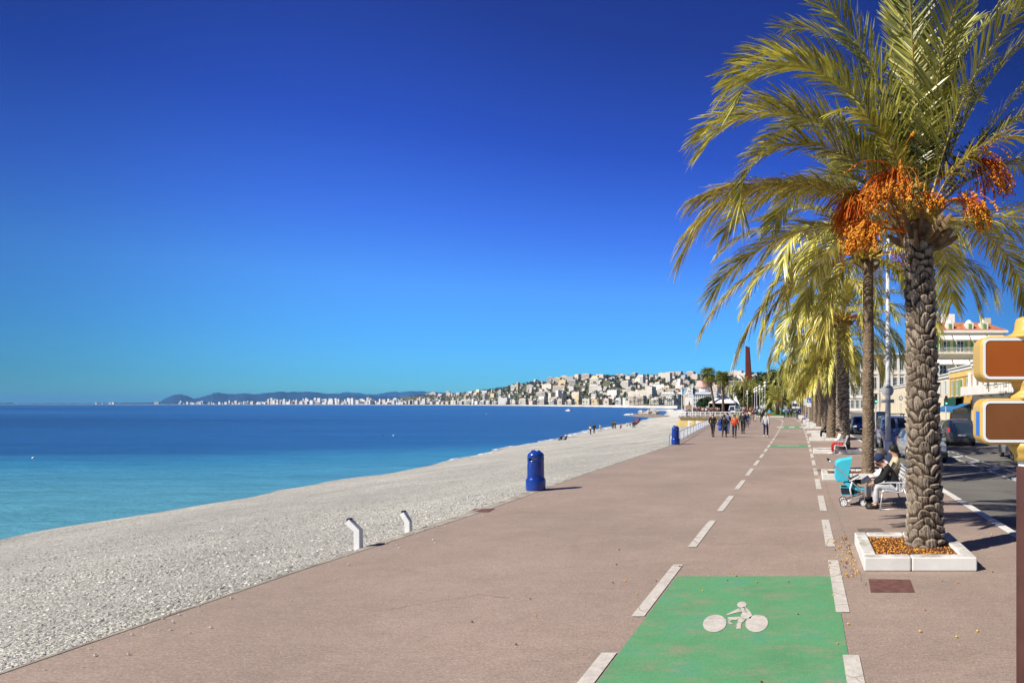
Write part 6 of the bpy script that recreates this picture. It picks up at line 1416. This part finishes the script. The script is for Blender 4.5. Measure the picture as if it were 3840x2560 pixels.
MB().use(WS).lathe([(hp-.01,zb-.17),(hp-.01,zb-.13)],n=20).build('ring',T); MB().use(PB).lathe([(hp+.03,0),(hp+.03,.05),(hp,.07),(hp,zb-.171)],n=24).build('post',T,smooth=True,angle=30)
# ================= fallen dates on the paving
rg=random.Random(6); mb=MB()
for k in range(150):
    if k<90: a=rg.uniform(0,1); x=.78-abs(rg.gauss(0,.16)); y=rg.uniform(9.6,12.6)
    else: x=rg.uniform(-4,3.6); y=rg.uniform(5.2,13)
    if .86<x<2.5 and 10<y<12: continue
    mb.use(rg.choice([DATE_,DATEB,DATEY])); r=rg.uniform(.009,.015); p_=Vector((x,y,r+.003))
    mb.add([p_+Vector(q_)*r for q_ in ((1.3,0,0),(0,1,0),(-1.3,0,0),(0,-1,0),(0,0,1),(0,0,-1))],[(0,1,4),(1,2,4),(2,3,4),(3,0,4),(1,0,5),(2,1,5),(3,2,5),(0,3,5)])
stuff(mb.build('fallen_dates'),'orange dates scattered over the paving round the near planter','fruit')
# ================= vehicles
def car(label,loc,rz,paint,L=4.1,W=1.75,H=1.48,kind='hatch',cat='car',plate=True,rack=False,lit=False):
    """nose towards -Y"""
    T=thing({'car':'parked_car','van':'van'}.get(cat,'car') if cat!='car' else 'car',label,cat,loc,rz); hw=W/2
    belt=.92*H/1.48; zb=.22
    if kind=='hatch': st=[(-.5,.45,.52,.62,0),(-.47,.24,.60,.66,0),(-.38,.20,.80,.80,0),(-.22,.18,belt-.02,belt,0),(-.03,.18,belt,H-.06,1),(.12,.18,belt+.02,H,1),(.32,.18,belt+.04,H-.05,1),(.44,.22,belt+.05,belt+.12,0),(.49,.28,.85,.88,0),(.5,.45,.7,.72,0)]
    else: st=[(-.5,.42,.55,.68,0),(-.48,.24,.75,.85,0),(-.40,.20,.95,1.02,0),(-.30,.18,belt,belt+.05,0),(-.14,.18,belt+.04,H-.08,1),(.1,.18,belt+.05,H,1),(.42,.18,belt+.05,H-.01,1),(.485,.22,belt+.05,H-.15,1),(.5,.3,.8,.85,0)]
    rows=[]
    for y,z0,zs,zt,cb in st:
        ww=hw*(1-.16*max(0,abs(y)-.36)/.14); wt=ww*(.74 if kind=='hatch' else .84) if cb else ww*.86
        z1=lerp(z0,zs,.5)
        half=[(0,z0),(ww*.82,z0),(ww*.97,z0+.08),(ww,z1),(ww*.97,zs),(wt,zt-.05 if cb else zt-.015),(wt*.8,zt),(0,zt+.012)]
        rows.append([(x,y*L,z) for x,z in half]+[(-x,y*L,z) for x,z in half[::-1][1:-1]])
    n=len(rows[0]); vs=[p for r in rows for p in r]; fs=[(i*n+j,i*n+(j+1)%n,(i+1)*n+(j+1)%n,(i+1)*n+j) for i in range(len(rows)-1) for j in range(n)]+[tuple(range(n)),tuple((len(rows)-1)*n+j for j in range(n))[::-1]]
    mb=MB().use(paint); mb.add(vs,fs); B_=mb.build('body',T,smooth=True,angle=38)
    def pane(quad,nm,ins=.12,off=.008,m_=GLS):
        q_=[Vector(p) for p in quad]; c=sum(q_,Vector())/4; nn=(q_[1]-q_[0]).cross(q_[3]-q_[0]).normalized()
        if nn.dot(c-Vector((0,0,.7)))<0: nn=-nn
        q2=[c+(p-c)*(1-ins)+nn*off for p in q_]; q3=[p-nn*.006 for p in q2]; MB().use(m_).add(q2+q3,[(0,1,2,3),(4,7,6,5),(0,4,5,1),(1,5,6,2),(2,6,7,3),(3,7,4,0)]).build(nm,T)
    cab=[i for i,s in enumerate(st) if s[4]]; i0,i1=cab[0],cab[-1]; g=lambda i,j: rows[i][j]
    pane([g(i0-1,6),g(i0,6),g(i0,n-6),g(i0-1,n-6)],'windscreen',.07)
    pane([g(i1,6),g(i1+1,6 if kind=='hatch' else 4),g(i1+1,n-6 if kind=='hatch' else n-4),g(i1,n-6)],'rear_window',.10)
    for a in cab[:-1]:
        for j,k2 in ((4,5),(n-4,n-5)): pane([g(a,j),g(a+1,j),g(a+1,k2),g(a,k2)],'side_window',.10,.006)
    for x in (-hw+.08,hw-.08):
        for y in (-L*.31,L*.31):
            w_=wheel(T,x,y,.31,'wheel',.2,mat('alloy_rim',(.35,.35,.36),.3,.05,3,metal=.6)); w_.rotation_euler=(0,0,R(90)); 
            mb=MB().use(TYRE); sgn=1 if x>0 else -1
            mb.prism([(y+.37*math.cos(a),.33+.37*math.sin(a)) for a in np.linspace(0,PI,11)]+[(y-.37,.2),(y+.37,.2)],'x',sgn*(hw-.05),sgn*(hw+.004)); mb.build('wheel_arch',T)
    HLm=mat('headlight_glass',(.75,.77,.8),.1,.05,3,spec=.9); TLm=mat('tail_light_lit' if lit else 'tail_light',(.75,.01,.01),.2,.05,3,emit=1.2 if lit else 0)
    for sgn in (-1,1):
        mb=MB().use(HLm); y=-L*.475; mb.box((min(sgn*hw*.55,sgn*hw*.86),y-.05,.60*H/1.48),(max(sgn*hw*.55,sgn*hw*.86),y+.10,.74*H/1.48)); mb.build('headlight',T,bevel=.03)
        mb=MB().use(TLm); y=L*.478; mb.box((min(sgn*hw*.66,sgn*hw*.90),y-.08,.78*H/1.48),(max(sgn*hw*.66,sgn*hw*.90),y+.05,1.0*H/1.48)); mb.build('tail_light',T,bevel=.02)
        mb=MB().use(paint); mb.box((min(sgn*hw,sgn*(hw+.17)),-L*.17,belt),(max(sgn*hw,sgn*(hw+.17)),-L*.17+.09,belt+.13)); mb.build('mirror',T,bevel=.02)
    MB().use(TYRE).box((-hw*.9,-L/2-.03,.24),(hw*.9,-L/2+.12,.45)).build('bumper',T,bevel=.03); MB().use(TYRE).box((-hw*.9,L/2-.12,.26),(hw*.9,L/2+.03,.46)).build('bumper',T,bevel=.03)
    MB().use(wp).box((-.26,-L/2-.045,.40),(.26,-L/2-.031,.51)).build('number_plate',T); MB().use(wp).box((-.26,L/2+.031,.62 if kind!='hatch' else .5),(.26,L/2+.045,.73 if kind!='hatch' else .61)).build('number_plate',T)
    if rack:
        for x in (-hw*.6,hw*.6): MB().use(IRON).box((x-.02,-.2,H+.08),(x+.02,1.2,H+.12)).build('roof_rail',T)
        for y in (0.0,1.0):
            MB().use(IRON).box((-hw*.72,y,H+.12),(hw*.72,y+.04,H+.16)).build('roof_bar',T)
            for x in (-hw*.6,hw*.6): MB().use(IRON).box((x-.02,y,H-.03),(x+.02,y+.04,H+.08)).build('rack_foot',T)
    return T
def pmat(n,c,rough=.25): return mat('paint_'+n,c,rough,.04,1,coat=.8,spec=.5)
RZ=-.13
car('silver car facing the camera half hidden behind the nearest palm trunk',(5.35,31.8,RZ),0.04,pmat('silver',(.30,.32,.33)),4.1,1.76,1.46)
car('white van with painted blue sky reflection and roof rack facing the camera left of the near palm',(5.15,39.6,RZ),0.02,pmat('white_sky_reflection',(.22,.27,.42)),4.2,1.85,1.88,'van','van',rack=True)  # blue grey paint carries the sky's reflection on a white van
car('dark blue car facing the camera between the second and third palms',(4.9,60.5,RZ),0.0,pmat('navy',(.012,.02,.09)),4.2,1.76,1.5)
car('grey people carrier with lit red tail light driving away behind the yellow sign',(9.75,44.0,RZ),R(180-4),pmat('dkgrey',(.06,.065,.075)),4.2,1.8,1.62,'van',lit=True)
car('silver grey car cut by the brown post at the right edge',(10.4,32.4,RZ),R(176),pmat('lightgrey',(.32,.33,.34)),4.1,1.76,1.5)
car('dark blue off-road car driving away left of the white lamp post',(8.6,78,RZ),R(180),pmat('midnight',(.012,.018,.05)),4.3,1.85,1.75,'van')
car('white van parked beyond the dark blue car',(5.2,95,RZ),0,pmat('white',(.7,.7,.7)),4.8,1.95,2.2,'van','van')
car('white car passing far down the road beside the row of palms',(2.6,150,RZ),0,pmat('white',(.7,.7,.7)),4.2,1.8,1.5)
car('dark car waiting behind the cyclists at the bend',(-1.0,165,RZ),0.1,pmat('navy',(.012,.02,.09)),4.3,1.8,1.5); car('black car behind the cyclists beside the lorry',(-3.6,172,RZ),0.1,pmat('dkgrey',(.06,.065,.075)),4.3,1.8,1.5)
car('white van with open back doors in front of the marquee',(D(2755,1515,172).x,172,0),R(170),pmat('white',(.7,.7,.7)),4.8,1.95,2.1,'van','van')
# lorry
b0=D(2984,1515,200); T=thing('lorry','white lorry cab facing the camera beyond the cyclists','lorry',(b0.x,200,-.13)); pw=pmat('white',(.7,.7,.7))
MB().use(pw).prism([(-1.2,.5),(-1.28,1.6),(-1.15,2.9),(-.6,3.3),(.9,3.3),(.9,.5)],'x',-1.2,1.2).build('cab',T,bevel=.08); MB().use(pw).box((-1.25,1.0,.9),(1.25,9,3.7)).build('cargo_box',T)
MB().use(GLS).add([(-1.05,-1.255,1.95),(1.05,-1.255,1.95),(1.0,-1.175,2.75),(-1.0,-1.175,2.75)],[(0,1,2,3)]).build('windscreen',T); MB().use(IRON).box((-.9,-1.30,.8),(.9,-1.26,1.3)).build('grille',T)
for x in (-1.05,1.05):
    for y in (-.2,6.5): w_=wheel(T,x,y,.5,'wheel',.3); w_.rotation_euler=(0,0,R(90))
    MB().use(HLm:=mat('headlight_glass',(.75,.77,.8),.1,.05,3,spec=.9)).box((x*.8-.15,-1.30,.6),(x*.8+.15,-1.22,.8)).build('headlight',T)
# cyclists on the lane bend
def bicycle(p,rz,lab):
    T=thing('bicycle',lab,'bicycle',p,rz,group='bicycles ridden away at the bend')
    for y in (-.52,.52):
        mb=MB().use(TYRE); n=20
        for j in range(n):
            a0,a1=2*PI*j/n,2*PI*(j+1)/n; mb.tube([(0,y+.33*math.cos(a0),.34+.33*math.sin(a0)),(0,y+.33*math.cos(a1),.34+.33*math.sin(a1))],.018,4,False)
        W=mb.build('wheel',T); mb=MB().use(TUB)
        for j in range(8): a=PI*2*j/8; mb.tube([(0,y,.34),(0,y+.32*math.cos(a),.34+.32*math.sin(a))],.004,3,False)
        mb.build('spokes',W)
    mb=MB().use(IRON)
    for a,b in (((0,.52,.34),(0,.12,.34)),((0,.12,.34),(0,.2,.85)),((0,.12,.34),(0,-.36,.80)),((0,.19,.80),(0,-.36,.86)),((0,.52,.34),(0,.19,.80)),((0,-.36,.86),(0,-.52,.34))): mb.tube([a,b],.018,6)
    mb.build('frame',T); MB().use(IRON).box((-.07,.08,.86),(.07,.32,.91)).build('saddle',T,bevel=.02); MB().use(IRON).tube([(-.26,-.33,1.0),(-.1,-.38,1.0),(.1,-.38,1.0),(.26,-.33,1.0)],.014,6).build('handlebar',T)
    return T
def cyc_pose():
    J={}
    J['pelvis']=V3(0,.18,.98)
    for sd,nm,up in ((1,'l',1),(-1,'r',0)):
        J['hip_'+nm]=V3(.10*sd,.14,.95); J['knee_'+nm]=V3(.11*sd,-.20,.78 if up else .62); J['ankle_'+nm]=V3(.11*sd,.08,.46 if up else .20); J['toe_'+nm]=V3(.11*sd,-.08,.42 if up else .15)
        J['sh_'+nm]=V3(.18*sd,-.08,1.42); J['el_'+nm]=V3(.25*sd,-.22,1.20); J['wr_'+nm]=V3(.24*sd,-.33,1.05)
    J['waist']=V3(0,.14,1.10); J['chest']=V3(0,-.03,1.32); J['neck']=V3(0,-.12,1.49); J['head']=V3(0,-.17,1.61); J['top']=V3(0,-.15,1.67); return J
for px,py,ja,tr,lab in ((2940,1566,'sky','navy','cyclist in teal top, left of three riding away'),(2955,1566,'blue','black','cyclist in bright blue top, middle of three riding away'),(2966,1565,'charcoal','black','cyclist in grey top, right of three riding away')):
    p=G(px,py); bicycle(p,PI,'bicycle under the '+lab.split(',')[0]+' at the bend'); Tp=make_person(lab,J=cyc_pose(),k=1,jacket=ja,trousers=tr,hair='dark',hat='black',group='cyclists riding away at the bend',fingers=False); Tp.location=p; Tp.rotation_euler=(0,0,PI)
# boats and buoys
T=thing('motorboat','tiny white motorboat on the water before the far beach','boat',G(2132,1541,SEAZ)); MB().use(wp).prism([(-2.4,.1),(2.0,.1),(3.0,.9),(-2.5,.8)],'x',-1,1).build('hull',T); MB().use(wp).box((-.7,-1,.8),(.7,.8,1.7)).build('cabin',T); T.rotation_euler=(0,0,R(70))
for px,py,r,lab in ((1825,1553,.35,'small white buoy far out on the pale band of water'),(1476,1633,.16,'small white buoy on the dark water, right one of two'),(1437,1632,.13,'small dark buoy on the water, left one of two'),(125,1717,.14,'tiny white float near the left edge of the photo')):
    p=G(px,py,SEAZ); mb=MB().use(wp if 'white' in lab else IRON); mb.ball((0,0,0),r,10,8); o=mb.build('buoy',smooth=True); o.location=p; tag(o,lab,'buoy')
